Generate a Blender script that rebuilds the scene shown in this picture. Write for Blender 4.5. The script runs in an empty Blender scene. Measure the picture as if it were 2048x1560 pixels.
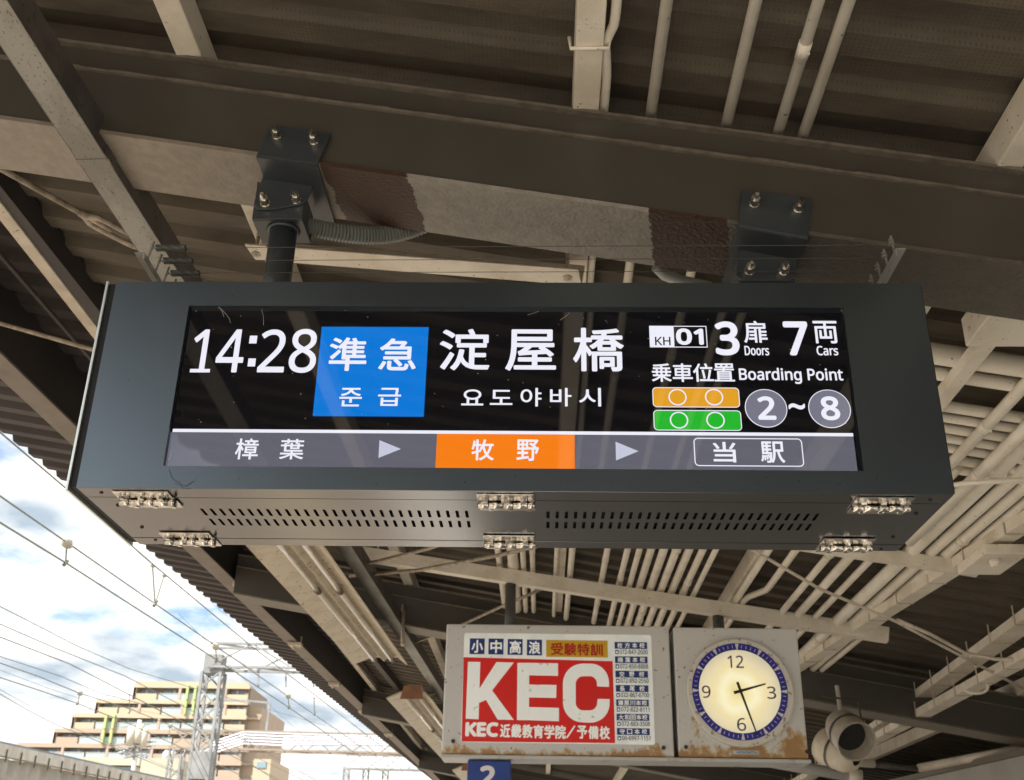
import bpy, math, os, random
import numpy as np
from mathutils import Vector
random.seed(7)
rnd = random.random
SC = bpy.context.scene
COL = SC.collection

# ------------------------------------------------------------------ camera
CAM = np.array([0.0, 0.0, 1.55])
FPX = 2194.7
YAW, PITCH, ROLL = -3.15389572e-02, 4.36460531e-01, 1.86651970e-02
cy_, sy_ = math.cos(YAW), math.sin(YAW); cp_, sp_ = math.cos(PITCH), math.sin(PITCH)
cr_, sr_ = math.cos(ROLL), math.sin(ROLL)
_f = np.array([sy_*cp_, cy_*cp_, sp_]); _r = np.array([cy_, -sy_, 0.0]); _u = np.cross(_r, _f)
CR = _r*cr_ + _u*sr_; CU = -_r*sr_ + _u*cr_; CF = _f
cd = bpy.data.cameras.new("camera"); cam = bpy.data.objects.new("camera", cd); COL.objects.link(cam)
from mathutils import Matrix
m = Matrix.Identity(4)
for i in range(3):
    m[i][0] = CR[i]; m[i][1] = CU[i]; m[i][2] = -CF[i]; m[i][3] = CAM[i]
cam.matrix_world = m
cd.sensor_width = 36.0; cd.lens = FPX/2048*36.0
cd.clip_start = 0.05; cd.clip_end = 6000
cd.dof.use_dof = True; cd.dof.focus_distance = 2.35; cd.dof.aperture_fstop = 11.0
SC.camera = cam

# ------------------------------------------------------------------ light
SUN = Vector((-0.62, -0.50, 0.95)).normalized()        # towards the sun
SUN_EL = math.asin(SUN.z); SUN_ROT = math.atan2(SUN.x, SUN.y)
w = bpy.data.worlds.new("World"); SC.world = w; w.use_nodes = True
nt = w.node_tree; nt.nodes.clear()
def N(t, **k):
    n = nt.nodes.new(t)
    for a, b in k.items(): setattr(n, a, b)
    return n
sky = N('ShaderNodeTexSky', sky_type='NISHITA', sun_disc=False)
sky.sun_elevation = SUN_EL; sky.sun_rotation = SUN_ROT; sky.air_density = 1.0; sky.dust_density = 1.2
bgS = N('ShaderNodeBackground'); bgS.inputs[1].default_value = 0.095
nt.links.new(sky.outputs[0], bgS.inputs[0])
tc = N('ShaderNodeTexCoord'); sep = N('ShaderNodeSeparateXYZ'); nt.links.new(tc.outputs['Generated'], sep.inputs[0])
# clouds live on a flat layer: direction / (height + a little)
zz = N('ShaderNodeMath', operation='MAXIMUM'); nt.links.new(sep.outputs[2], zz.inputs[0]); zz.inputs[1].default_value = 0.0
za = N('ShaderNodeMath', operation='ADD'); nt.links.new(zz.outputs[0], za.inputs[0]); za.inputs[1].default_value = 0.16
dx = N('ShaderNodeMath', operation='DIVIDE'); nt.links.new(sep.outputs[0], dx.inputs[0]); nt.links.new(za.outputs[0], dx.inputs[1])
dy = N('ShaderNodeMath', operation='DIVIDE'); nt.links.new(sep.outputs[1], dy.inputs[0]); nt.links.new(za.outputs[0], dy.inputs[1])
cmb = N('ShaderNodeCombineXYZ'); nt.links.new(dx.outputs[0], cmb.inputs[0]); nt.links.new(dy.outputs[0], cmb.inputs[1])
cmb.inputs[2].default_value = 9.1
shf = N('ShaderNodeVectorMath', operation='ADD'); nt.links.new(cmb.outputs[0], shf.inputs[0]); shf.inputs[1].default_value = (1.21, -.93, 0)
n1 = N('ShaderNodeTexNoise'); n1.inputs['Scale'].default_value = 1.15; n1.inputs['Detail'].default_value = 9; n1.inputs['Roughness'].default_value = 0.55
nt.links.new(shf.outputs[0], n1.inputs['Vector'])
ramp = N('ShaderNodeValToRGB'); ramp.color_ramp.elements[0].position = 0.315; ramp.color_ramp.elements[1].position = 0.375
nt.links.new(n1.outputs['Fac'], ramp.inputs[0])
n2 = N('ShaderNodeTexNoise'); n2.inputs['Scale'].default_value = 2.3; n2.inputs['Detail'].default_value = 6
nt.links.new(cmb.outputs[0], n2.inputs['Vector'])
r2 = N('ShaderNodeValToRGB')
r2.color_ramp.elements[0].position = 0.36; r2.color_ramp.elements[0].color = (0.36, 0.43, 0.50, 1)
r2.color_ramp.elements[1].position = 0.52; r2.color_ramp.elements[1].color = (1.0, 0.985, 0.95, 1)
nt.links.new(n2.outputs['Fac'], r2.inputs[0])
bgC = N('ShaderNodeBackground'); bgC.inputs[1].default_value = 0.66
nt.links.new(r2.outputs[0], bgC.inputs[0])
mx = N('ShaderNodeMixShader'); nt.links.new(ramp.outputs[0], mx.inputs[0])
nt.links.new(bgS.outputs[0], mx.inputs[1]); nt.links.new(bgC.outputs[0], mx.inputs[2])
out = N('ShaderNodeOutputWorld'); nt.links.new(mx.outputs[0], out.inputs[0])
sd = bpy.data.lights.new("sun", 'SUN'); sd.energy = 4.2; sd.angle = math.radians(0.5); sd.color = (1.0, 0.965, 0.91)
so = bpy.data.objects.new("sun", sd); COL.objects.link(so)
so.rotation_euler = SUN.to_track_quat('Z', 'Y').to_euler(); so.location = (0, 0, 40)
SC.view_settings.view_transform = 'Standard'; SC.view_settings.look = 'None'
SC.view_settings.gamma = 1.0; SC.view_settings.use_curve_mapping = False
SC.view_settings.exposure = 1.25
SC.cycles.use_denoising = True
SC.cycles.max_bounces = 10; SC.cycles.diffuse_bounces = 6

# ------------------------------------------------------------------ camera geometry: where a thing stands, from its own plane
def ray(px, py):
    d = CF*FPX + CR*(px-1024) - CU*(py-780)
    return d/np.linalg.norm(d)
def PY(px, py, y): d = ray(px, py); return Vector(CAM + d*(y/d[1]))
def PZ(px, py, z): d = ray(px, py); return Vector(CAM + d*((z-CAM[2])/d[2]))
def PX(px, py, x): d = ray(px, py); return Vector(CAM + d*(x/d[0]))
SL = 0.172                                   # the canopy falls to the right
def RP(px, py, h):
    d = ray(px, py); t = (h-CAM[2])/(d[2]+SL*d[0]); return Vector(CAM + d*t)
def zr(x, h): return h - SL*x

# ------------------------------------------------------------------ mesh builder
ORIGIN = {}
class MB:
    def __init__(s): s.v = []; s.f = []
    def quad(s, *p):
        i = len(s.v); s.v += [tuple(q) for q in p]; s.f.append(tuple(range(i, i+len(p)))); return s
    def hexa(s, b, t):                        # bottom ring, top ring (4 points each, ccw from above)
        i = len(s.v); s.v += [tuple(q) for q in b] + [tuple(q) for q in t]; n = len(b)
        s.f.append(tuple(range(i+n-1, i-1, -1))); s.f.append(tuple(range(i+n, i+2*n)))
        for k in range(n): s.f.append((i+k, i+(k+1) % n, i+n+(k+1) % n, i+n+k))
        return s
    def box(s, x0, x1, y0, y1, z0, z1):
        return s.hexa([(x0,y0,z0),(x1,y0,z0),(x1,y1,z0),(x0,y1,z0)], [(x0,y0,z1),(x1,y0,z1),(x1,y1,z1),(x0,y1,z1)])
    def prism(s, prof, p0, p1, up=(0,0,1), cap=True):    # prof: list of (side, up)
        p0 = Vector(p0); p1 = Vector(p1); d = (p1-p0).normalized(); up = Vector(up)
        sd_ = d.cross(up).normalized(); u = sd_.cross(d)
        i = len(s.v); n = len(prof)
        for p in (p0, p1):
            for a, b in prof: s.v.append(tuple(p + sd_*a + u*b))
        for k in range(n): s.f.append((i+k, i+(k+1) % n, i+n+(k+1) % n, i+n+k))
        if cap: s.f.append(tuple(range(i+n-1, i-1, -1))); s.f.append(tuple(range(i+n, i+2*n)))
        return s
    def bar(s, p0, p1, w_, h_, up=(0,0,1)):
        return s.prism([(-w_/2,-h_/2),(w_/2,-h_/2),(w_/2,h_/2),(-w_/2,h_/2)], p0, p1, up)
    def tube(s, pts, r, n=12, cap=True):
        pts = [Vector(p) for p in pts]; i0 = len(s.v)
        rs = r if isinstance(r, (list, tuple)) else [r]*len(pts)
        ref = None
        for k, p in enumerate(pts):
            d = (pts[min(k+1, len(pts)-1)] - pts[max(k-1, 0)]).normalized()
            if ref is None:
                ref = Vector((0,0,1)) if abs(d.z) < .9 else Vector((1,0,0))
            a = d.cross(ref).normalized(); b = a.cross(d).normalized(); ref = b
            for j in range(n):
                t = 2*math.pi*j/n; s.v.append(tuple(p + (a*math.cos(t)+b*math.sin(t))*rs[k]))
        for k in range(len(pts)-1):
            for j in range(n):
                a0 = i0+k*n+j; a1 = i0+k*n+(j+1) % n; s.f.append((a0, a1, a1+n, a0+n))
        if cap:
            s.f.append(tuple(range(i0+n-1, i0-1, -1))); e = i0+(len(pts)-1)*n; s.f.append(tuple(range(e, e+n)))
        return s
    def ringplate(s, outer, inner):           # two loops of equal count: a flat frame
        i = len(s.v); n = len(outer); s.v += [tuple(p) for p in outer] + [tuple(p) for p in inner]
        for k in range(n): s.f.append((i+k, i+(k+1) % n, i+n+(k+1) % n, i+n+k))
        return s
    def build(s, name, mat, parent=None, smooth=False, bevel=0.0, local=False, loc=None, seg=2):
        if parent is not None and not local: o0 = ORIGIN[parent.as_pointer()]
        else: o0 = Vector((0,0,0))
        me = bpy.data.meshes.new(name)
        me.from_pydata([(a-o0.x, b-o0.y, c-o0.z) for a, b, c in s.v], [], s.f)
        me.validate(); me.update()
        if mat: me.materials.append(mat)
        o = bpy.data.objects.new(name, me); COL.objects.link(o)
        if parent is not None:
            o.parent = parent; ORIGIN[o.as_pointer()] = ORIGIN[parent.as_pointer()]
        else: ORIGIN[o.as_pointer()] = Vector((0,0,0))
        if loc is not None:
            o.location = loc; ORIGIN[o.as_pointer()] = ORIGIN[o.as_pointer()] + Vector(loc)
        if smooth:
            me.polygons.foreach_set('use_smooth', [len(p.vertices) == 4 for p in me.polygons])
        if bevel:
            b = o.modifiers.new('bevel', 'BEVEL'); b.width = bevel; b.segments = seg; b.limit_method = 'ANGLE'; b.angle_limit = math.radians(40)
            b.harden_normals = False
        return o
def tag(o, label, cat, group=None, kind=None):
    if label: o['label'] = label
    if cat: o['category'] = cat
    if group: o['group'] = group
    if kind: o['kind'] = kind
    return o
def thing(name, label, cat, loc, group=None):
    o = bpy.data.objects.new(name, None); COL.objects.link(o); o.location = loc; o.empty_display_size = .1
    ORIGIN[o.as_pointer()] = Vector(loc)
    return tag(o, label, cat, group)
def copy_tree(o, parent=None):
    c = o.copy(); COL.objects.link(c)
    if parent is not None: c.parent = parent
    ORIGIN[c.as_pointer()] = ORIGIN.get(o.as_pointer(), Vector((0,0,0)))
    for ch in list(o.children): copy_tree(ch, c)
    return c

# ------------------------------------------------------------------ materials
MATS = {}
def mat(name, col, rough=.6, metal=0.0, col2=None, scale=8, lo=.42, hi=.62, bump=0, bscale=60, spec=.5, stretch=(1,1,1), emit=None, estr=0, coat=0, spots=None, spotscale=60, spotth=.7):
    if name in MATS: return MATS[name]
    M_ = bpy.data.materials.new(name); M_.use_nodes = True; t = M_.node_tree; p = t.nodes['Principled BSDF']
    p.inputs['Base Color'].default_value = (*col, 1); p.inputs['Roughness'].default_value = rough
    p.inputs['Metallic'].default_value = metal; p.inputs['Specular IOR Level'].default_value = spec
    p.inputs['Coat Weight'].default_value = coat; p.inputs['Coat Roughness'].default_value = .05
    tcn = t.nodes.new('ShaderNodeNewGeometry'); mp = t.nodes.new('ShaderNodeMapping')
    t.links.new(tcn.outputs['Position'], mp.inputs[0]); mp.inputs['Scale'].default_value = stretch
    base = None
    if col2:
        n = t.nodes.new('ShaderNodeTexNoise'); n.inputs['Scale'].default_value = scale; n.inputs['Detail'].default_value = 8
        n.inputs['Roughness'].default_value = .62; t.links.new(mp.outputs[0], n.inputs['Vector'])
        r = t.nodes.new('ShaderNodeValToRGB'); r.color_ramp.elements[0].position = lo; r.color_ramp.elements[1].position = hi
        r.color_ramp.elements[0].color = (*col, 1); r.color_ramp.elements[1].color = (*col2, 1)
        t.links.new(n.outputs['Fac'], r.inputs[0]); base = r.outputs[0]
    if spots:
        v = t.nodes.new('ShaderNodeTexNoise'); v.inputs['Scale'].default_value = spotscale; v.inputs['Detail'].default_value = 3
        t.links.new(mp.outputs[0], v.inputs['Vector'])
        r = t.nodes.new('ShaderNodeValToRGB'); r.color_ramp.elements[0].position = spotth; r.color_ramp.elements[1].position = spotth+.03
        t.links.new(v.outputs['Fac'], r.inputs[0])
        mxx = t.nodes.new('ShaderNodeMixRGB'); t.links.new(r.outputs[0], mxx.inputs[0])
        if base: t.links.new(base, mxx.inputs[1])
        else: mxx.inputs[1].default_value = (*col, 1)
        mxx.inputs[2].default_value = (*spots, 1); base = mxx.outputs[0]
    if base: t.links.new(base, p.inputs['Base Color'])
    if bump:
        n = t.nodes.new('ShaderNodeTexNoise'); n.inputs['Scale'].default_value = bscale; n.inputs['Detail'].default_value = 5
        t.links.new(mp.outputs[0], n.inputs['Vector'])
        b = t.nodes.new('ShaderNodeBump'); b.inputs['Strength'].default_value = bump; b.inputs['Distance'].default_value = .01
        t.links.new(n.outputs['Fac'], b.inputs['Height']); t.links.new(b.outputs[0], p.inputs['Normal'])
    if emit:
        p.inputs['Emission Color'].default_value = (*emit, 1); p.inputs['Emission Strength'].default_value = estr
    MATS[name] = M_; return M_
cream = mat('cream paint', (.80,.735,.62), .45, col2=(.66,.59,.475), scale=5, bump=.12, bscale=90, spots=(.12,.075,.045), spotscale=70, spotth=.69)
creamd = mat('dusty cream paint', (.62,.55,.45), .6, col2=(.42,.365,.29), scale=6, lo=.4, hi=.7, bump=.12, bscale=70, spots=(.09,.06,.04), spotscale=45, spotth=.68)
pipem = mat('cream conduit paint', (.82,.76,.65), .40, col2=(.72,.66,.55), scale=7, spots=(.16,.11,.07), spotscale=60, spotth=.7)
beamm = mat('dark olive beam paint', (.058,.052,.042), .42, col2=(.074,.066,.053), scale=3, lo=.35, hi=.7, bump=.05, bscale=30)
beaml = mat('worn beam edge paint', (.16,.14,.11), .6, col2=(.11,.092,.07), scale=22, bump=.3, bscale=120)
galv = mat('galvanised steel', (.29,.28,.25), .5, .2, col2=(.20,.19,.165), scale=9, bump=.1, bscale=120, spots=(.12,.10,.08), spotscale=190, spotth=.63, stretch=(1,.35,1))
galvd = mat('dark channel side', (.11,.10,.09), .55, .2, col2=(.07,.062,.055), scale=10, spots=(.03,.025,.02), spotscale=60, spotth=.66)
casem = mat('charcoal powder coat', (.155,.190,.222), .33, 1.0, col2=(.168,.204,.236), scale=2.5, bump=.02, bscale=900)
casemet = mat('charcoal panel metal', (.21,.208,.208), .19, 1.0, col2=(.225,.222,.222), scale=2.0)
brack = mat('charcoal bracket paint', (.035,.042,.048), .32, 0, col2=(.045,.052,.057), scale=6, spec=.6)
blackm = mat('black gap', (.006,.006,.007), .6)
chrome = mat('stainless steel', (.88,.84,.77), .13, 1.0, col2=(.5,.47,.42), scale=40, bump=.05, bscale=200)
chromed = mat('stainless shadow gap', (.05,.045,.04), .5, .5)
palesteel = mat('pale edge strip', (.84,.90,.88), .38, 1.0)
rod = mat('painted brace rod', (.42,.36,.28), .55, col2=(.25,.20,.15), scale=25, spots=(.08,.06,.04), spotscale=120, spotth=.66)
greyflex = mat('grey flexible conduit', (.20,.21,.19), .4)
concrete = mat('platform concrete', (.54,.50,.44), .85, col2=(.45,.415,.365), scale=2)
ballast = mat('track ballast', (.30,.25,.20), .95, col2=(.20,.165,.13), scale=30, bump=.6, bscale=14)
wirem = mat('overhead wire', (.20,.205,.16), .5, .2)
whitesteel = mat('weathered white galvanised lattice', (.30,.305,.30), .6, .0, col2=(.22,.225,.22), scale=2)

# roof sheet: brown dusty perforated boarding
def roofmat():
    M_ = bpy.data.materials.new('perforated brown roof sheet'); M_.use_nodes = True; t = M_.node_tree; p = t.nodes['Principled BSDF']
    g = t.nodes.new('ShaderNodeNewGeometry'); mp = t.nodes.new('ShaderNodeMapping'); t.links.new(g.outputs['Position'], mp.inputs[0])
    mp.inputs['Scale'].default_value = (.5, 1.6, 1)
    n = t.nodes.new('ShaderNodeTexNoise'); n.inputs['Scale'].default_value = 4; n.inputs['Detail'].default_value = 9; n.inputs['Roughness'].default_value = .7
    t.links.new(mp.outputs[0], n.inputs['Vector'])
    r = t.nodes.new('ShaderNodeValToRGB'); r.color_ramp.elements[0].position = .35; r.color_ramp.elements[1].position = .68
    r.color_ramp.elements[0].color = (.062,.050,.036,1); r.color_ramp.elements[1].color = (.125,.103,.074,1); t.links.new(n.outputs['Fac'], r.inputs[0])
    s = t.nodes.new('ShaderNodeSeparateXYZ'); t.links.new(g.outputs['Position'], s.inputs[0])
    def hole(axis, pitch):
        a = t.nodes.new('ShaderNodeMath'); a.operation = 'DIVIDE'; t.links.new(s.outputs[axis], a.inputs[0]); a.inputs[1].default_value = pitch
        f = t.nodes.new('ShaderNodeMath'); f.operation = 'FRACT'; t.links.new(a.outputs[0], f.inputs[0])
        b = t.nodes.new('ShaderNodeMath'); b.operation = 'SUBTRACT'; t.links.new(f.outputs[0], b.inputs[0]); b.inputs[1].default_value = .5
        c = t.nodes.new('ShaderNodeMath'); c.operation = 'MULTIPLY'; t.links.new(b.outputs[0], c.inputs[0]); t.links.new(b.outputs[0], c.inputs[1]); return c
    hx = hole(0, .0125); hy = hole(1, .0125)
    a = t.nodes.new('ShaderNodeMath'); a.operation = 'ADD'; t.links.new(hx.outputs[0], a.inputs[0]); t.links.new(hy.outputs[0], a.inputs[1])
    l = t.nodes.new('ShaderNodeMath'); l.operation = 'LESS_THAN'; t.links.new(a.outputs[0], l.inputs[0]); l.inputs[1].default_value = .038
    # the perforated boards are the ones right of the first purlin
    gx = t.nodes.new('ShaderNodeMath'); gx.operation = 'GREATER_THAN'; t.links.new(s.outputs[0], gx.inputs[0]); gx.inputs[1].default_value = -.75
    nn = t.nodes.new('ShaderNodeTexNoise'); nn.inputs['Scale'].default_value = 5; t.links.new(g.outputs['Position'], nn.inputs['Vector'])
    k = t.nodes.new('ShaderNodeMath'); k.operation = 'MULTIPLY'; t.links.new(l.outputs[0], k.inputs[0]); t.links.new(gx.outputs[0], k.inputs[1])
    k2 = t.nodes.new('ShaderNodeMath'); k2.operation = 'MULTIPLY'; t.links.new(k.outputs[0], k2.inputs[0]); t.links.new(nn.outputs['Fac'], k2.inputs[1])
    k3 = t.nodes.new('ShaderNodeMath'); k3.operation = 'MULTIPLY'; t.links.new(k2.outputs[0], k3.inputs[0]); k3.inputs[1].default_value = .75
    mm = t.nodes.new('ShaderNodeMixRGB'); t.links.new(k3.outputs[0], mm.inputs[0]); t.links.new(r.outputs[0], mm.inputs[1]); mm.inputs[2].default_value = (.03,.024,.016,1)
    t.links.new(mm.outputs[0], p.inputs['Base Color']); p.inputs['Roughness'].default_value = .75
    bn = t.nodes.new('ShaderNodeTexNoise'); bn.inputs['Scale'].default_value = 70; bn.inputs['Detail'].default_value = 4; t.links.new(g.outputs['Position'], bn.inputs['Vector'])
    b = t.nodes.new('ShaderNodeBump'); b.inputs['Strength'].default_value = .2; b.inputs['Distance'].default_value = .01; t.links.new(bn.outputs['Fac'], b.inputs['Height']); t.links.new(b.outputs[0], p.inputs['Normal'])
    return M_
roofm = roofmat()
# underside of the near beam: tan paint, two bare rust patches, thick grey repaint between them
def undermat(x):
    M_ = bpy.data.materials.new('patched beam underside'); M_.use_nodes = True; t = M_.node_tree; p = t.nodes['Principled BSDF']
    g = t.nodes.new('ShaderNodeNewGeometry'); s = t.nodes.new('ShaderNodeSeparateXYZ'); t.links.new(g.outputs['Position'], s.inputs[0])
    nz = t.nodes.new('ShaderNodeTexNoise'); nz.inputs['Scale'].default_value = 16; nz.inputs['Detail'].default_value = 12; nz.inputs['Roughness'].default_value = .78; t.links.new(g.outputs['Position'], nz.inputs['Vector'])
    wob = t.nodes.new('ShaderNodeMath'); wob.operation = 'MULTIPLY_ADD'; t.links.new(nz.outputs['Fac'], wob.inputs[0]); wob.inputs[1].default_value = .07; t.links.new(s.outputs[0], wob.inputs[2])
    wy = t.nodes.new('ShaderNodeMath'); wy.operation = 'MULTIPLY_ADD'; t.links.new(s.outputs[1], wy.inputs[0]); wy.inputs[1].default_value = -.12; t.links.new(wob.outputs[0], wy.inputs[2])
    mr = t.nodes.new('ShaderNodeMapRange'); t.links.new(wy.outputs[0], mr.inputs[0])
    off = .035 - .12*2.47
    lo_, hi_ = -4.0, 6.0
    mr.inputs[1].default_value = lo_; mr.inputs[2].default_value = hi_
    r = t.nodes.new('ShaderNodeValToRGB'); r.color_ramp.interpolation = 'CONSTANT'; t.links.new(mr.outputs[0], r.inputs[0])
    cols = [(.235,.20,.16), (.060,.028,.014), (.31,.285,.245), (.050,.023,.011), (.11,.098,.078), (.10,.088,.068)]
    el = r.color_ramp.elements; el[0].position = 0; el[0].color = (*cols[0], 1)
    el[1].position = (x[0]+off-lo_)/(hi_-lo_); el[1].color = (*cols[1], 1)
    for k in range(1, len(x)):
        e = el.new((x[k]+off-lo_)/(hi_-lo_)); e.color = (*cols[k+1], 1)
    nf = t.nodes.new('ShaderNodeTexNoise'); nf.inputs['Scale'].default_value = 30; nf.inputs['Detail'].default_value = 6; t.links.new(g.outputs['Position'], nf.inputs['Vector'])
    hs = t.nodes.new('ShaderNodeMapRange'); t.links.new(nf.outputs['Fac'], hs.inputs[0]); hs.inputs[1].default_value = .35; hs.inputs[2].default_value = .7; hs.inputs[3].default_value = .87; hs.inputs[4].default_value = 1.12
    mm = t.nodes.new('ShaderNodeVectorMath'); mm.operation = 'SCALE'; t.links.new(r.outputs[0], mm.inputs[0]); t.links.new(hs.outputs[0], mm.inputs['Scale'])
    t.links.new(mm.outputs[0], p.inputs['Base Color']); p.inputs['Roughness'].default_value = .5
    # thick, leathery paint on the patched stretch
    r2_ = t.nodes.new('ShaderNodeMapRange'); t.links.new(s.outputs[0], r2_.inputs[0]); r2_.inputs[1].default_value = -1.6; r2_.inputs[2].default_value = -.4; r2_.inputs[3].default_value = .08; r2_.inputs[4].default_value = .55
    bn = t.nodes.new('ShaderNodeTexNoise'); bn.inputs['Scale'].default_value = 95; bn.inputs['Detail'].default_value = 3; t.links.new(g.outputs['Position'], bn.inputs['Vector'])
    b = t.nodes.new('ShaderNodeBump'); b.inputs['Distance'].default_value = .009; t.links.new(r2_.outputs[0], b.inputs['Strength']); t.links.new(bn.outputs['Fac'], b.inputs['Height']); t.links.new(b.outputs[0], p.inputs['Normal'])
    return M_

# ------------------------------------------------------------------ ground and platform
o = MB().quad((-1500,-1500,-1.3),(1500,-1500,-1.3),(1500,1500,-1.3),(-1500,1500,-1.3)).build('ground', ballast); tag(o, None, None, kind='structure')
o = MB().box(-2.75, 9, -30, 150, -1.29, 0).build('platform', concrete); tag(o, None, None, kind='structure')
o = MB().box(-2.75, -1.30, -30, 150, .002, .004).build('added_floor_strip', mat('brown reflected floor tone', (.24,.195,.16), .9, col2=(.19,.155,.13), scale=3)); tag(o, None, None, kind='structure')  # added out of view, brown to tone the reflection in the board's underside
o = MB().box(-2.3, -1.98, -30, 150, .008, .014).build('tactile_paving', mat('yellow tactile paving', (.46,.39,.24), .7, col2=(.40,.34,.21), scale=6)); tag(o, None, None, kind='structure')
for x in (-4.0, -5.07, -7.8, -8.87):
    q = MB().bar((x,-60,-1.22), (x,200,-1.22), .065, .14).build('rail', mat('steel rail', (.25,.2,.16), .35, .7)); tag(q, None, None, kind='structure')

# ------------------------------------------------------------------ the canopy
canopy = thing('platform_canopy', 'brown corrugated platform canopy on dark sloping beams overhead', 'canopy', (0,0,0))
HB, HP, HS = 3.19, 3.495, 3.60          # heights at x=0: beam bottom, purlin bottom, sheet
X1 = 5.6
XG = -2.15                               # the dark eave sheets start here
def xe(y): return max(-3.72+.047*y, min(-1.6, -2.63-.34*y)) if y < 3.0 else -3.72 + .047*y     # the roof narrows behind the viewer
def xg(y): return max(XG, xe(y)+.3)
# corrugated sheet, one strip of ribs at a time
MBr = MB(); pitch = .21; y = -8.0; prof = [(0,.0),(.06,.0),(.085,.040),(.165,.040),(.19,0)]
ys = []
while y < 60:
    for a, b in prof: ys.append((y+a, b))
    y += pitch
for yy, b in ys:
    xa = xg(yy)
    MBr.v.append((xa, yy, zr(xa, HS)+b)); MBr.v.append((X1, yy, zr(X1, HS)+b))
nb = len(MBr.v)
for yy, b in ys:
    xa = xg(yy)
    MBr.v.append((xa, yy, zr(xa, HS)+b+.006)); MBr.v.append((X1, yy, zr(X1, HS)+b+.006))
for k in range(len(ys)-1):
    a = 2*k; MBr.f.append((a, a+2, a+3, a+1)); MBr.f.append((nb+a, nb+a+1, nb+a+3, nb+a+2)); MBr.f.append((a, nb+a, nb+a+2, a+2))
MBr.build('roof_sheet', roofm, canopy)
eavem = mat('dark and shaded eave sheet', (.042,.032,.030), .6, col2=(.028,.022,.022), scale=3)  # near-black: dark overhang, plus shade painted in from girder to purlin
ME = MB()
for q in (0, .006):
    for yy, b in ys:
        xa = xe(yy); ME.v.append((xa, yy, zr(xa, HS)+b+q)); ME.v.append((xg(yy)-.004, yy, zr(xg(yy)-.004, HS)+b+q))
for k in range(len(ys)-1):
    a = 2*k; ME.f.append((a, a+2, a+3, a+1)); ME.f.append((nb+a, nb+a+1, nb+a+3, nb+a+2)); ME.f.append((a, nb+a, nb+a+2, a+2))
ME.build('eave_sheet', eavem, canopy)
BX0, BX1 = -2.33, X1-.1
bxs = [RP(640,345,HB).x, RP(810,400,HB).x, RP(1278,450,HB).x, RP(1445,480,HB).x, RP(1480,480,HB).x]
undm = undermat(bxs)
undp = mat('plain beam underside', (.19,.165,.13), .5, col2=(.15,.13,.10), scale=5, bump=.1)
def beam(yb, first=False):
    def bx(m, y0, y1, a, b, x0=None, x1=BX1):
        if x0 is None: x0 = -1.3 if yb < 0 else (BX0 if yb < 3 else min(-1.2, BX0 + .022*(yb-6)))
        return m.hexa([(x0,y0,zr(x0,HB)+a),(x1,y0,zr(x1,HB)+a),(x1,y1,zr(x1,HB)+a),(x0,y1,zr(x0,HB)+a)],
                      [(x0,y0,zr(x0,HB)+b),(x1,y0,zr(x1,HB)+b),(x1,y1,zr(x1,HB)+b),(x0,y1,zr(x0,HB)+b)])
    b = MB(); bx(b, yb+.007, yb+.243, .013, .212); bx(b, yb+.024, yb+.226, .2125, .2945)
    body = b.build('beam', beamm, canopy)
    fl = MB(); bx(fl, yb, yb+.25, 0, .0125); fl.build('bottom_flange', undm if first else undp, body)
    tf = MB(); bx(tf, yb+.003, yb+.247, .295, .304); tf.build('top_flange', beaml, body)
    wb = MB(); n = 90 if first else 20; x0 = -1.3 if yb < 0 else BX0 + (.022*(yb-6) if yb > 3 else 0)
    dxx = (BX1-x0)/n
    for k in range(n):
        r_ = .0045+.0035*rnd(); xx = x0+k*dxx
        bx(wb, yb-.001-.003*rnd(), yb+.01, .2085-r_*.5, .2085+r_, xx, xx+dxx+.0)
    wb.build('weld_bead', beaml, body)
    if not first:
        lp = MB(); bx(lp, yb-.001, yb+.0, .0005, .0125); lp.build('flange_edge', beaml, body)
    return body
BY = 2.342
beam(BY, True)
for k in (-1, 1, 2, 3, 4, 5, 6, 7, 8, 9): beam(BY + 5.6*k)
# purlins above the beams
def seg_along(x0, x1, y0, y1, h0, h1, name, mt, n=1):
    m = MB()
    za, zb = zr((x0+x1)/2, h0), zr((x0+x1)/2, h1)
    m.box(x0, x1, y0, y1, za, zb); return m.build(name, mt, canopy, bevel=.004)
purm = cream
for cx in (-2.03, -.99, .11, 1.20, 3.36, 4.44):
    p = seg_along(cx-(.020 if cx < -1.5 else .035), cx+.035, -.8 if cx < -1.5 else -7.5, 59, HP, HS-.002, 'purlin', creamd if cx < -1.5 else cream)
# eave girder carrying the roof edge
ga = RP(0,730,3.3); gb = RP(870,1556,3.3)
gd = (gb-ga)/(gb.y-ga.y)
g0 = ga + gd*(.6-ga.y); g1 = ga + gd*(58-ga.y)
girdm = mat('shaded eave steel', (.040,.034,.033), .55, col2=(.030,.026,.026), scale=4)  # web near black: the shade under the eave is put into its colour
girdl = mat('eave girder flange paint', (.20,.17,.14), .5, col2=(.16,.135,.11), scale=6)
eg = MB().prism([(-.05,.008),(.052,.008),(.052,.30),(-.05,.30)], g0, g1).build('eave_girder', girdm, canopy)
MB().prism([(-.062,-.004),(.062,-.004),(.062,.008),(-.062,.008)], g0, g1).build('girder_flange', girdl, eg)
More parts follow.
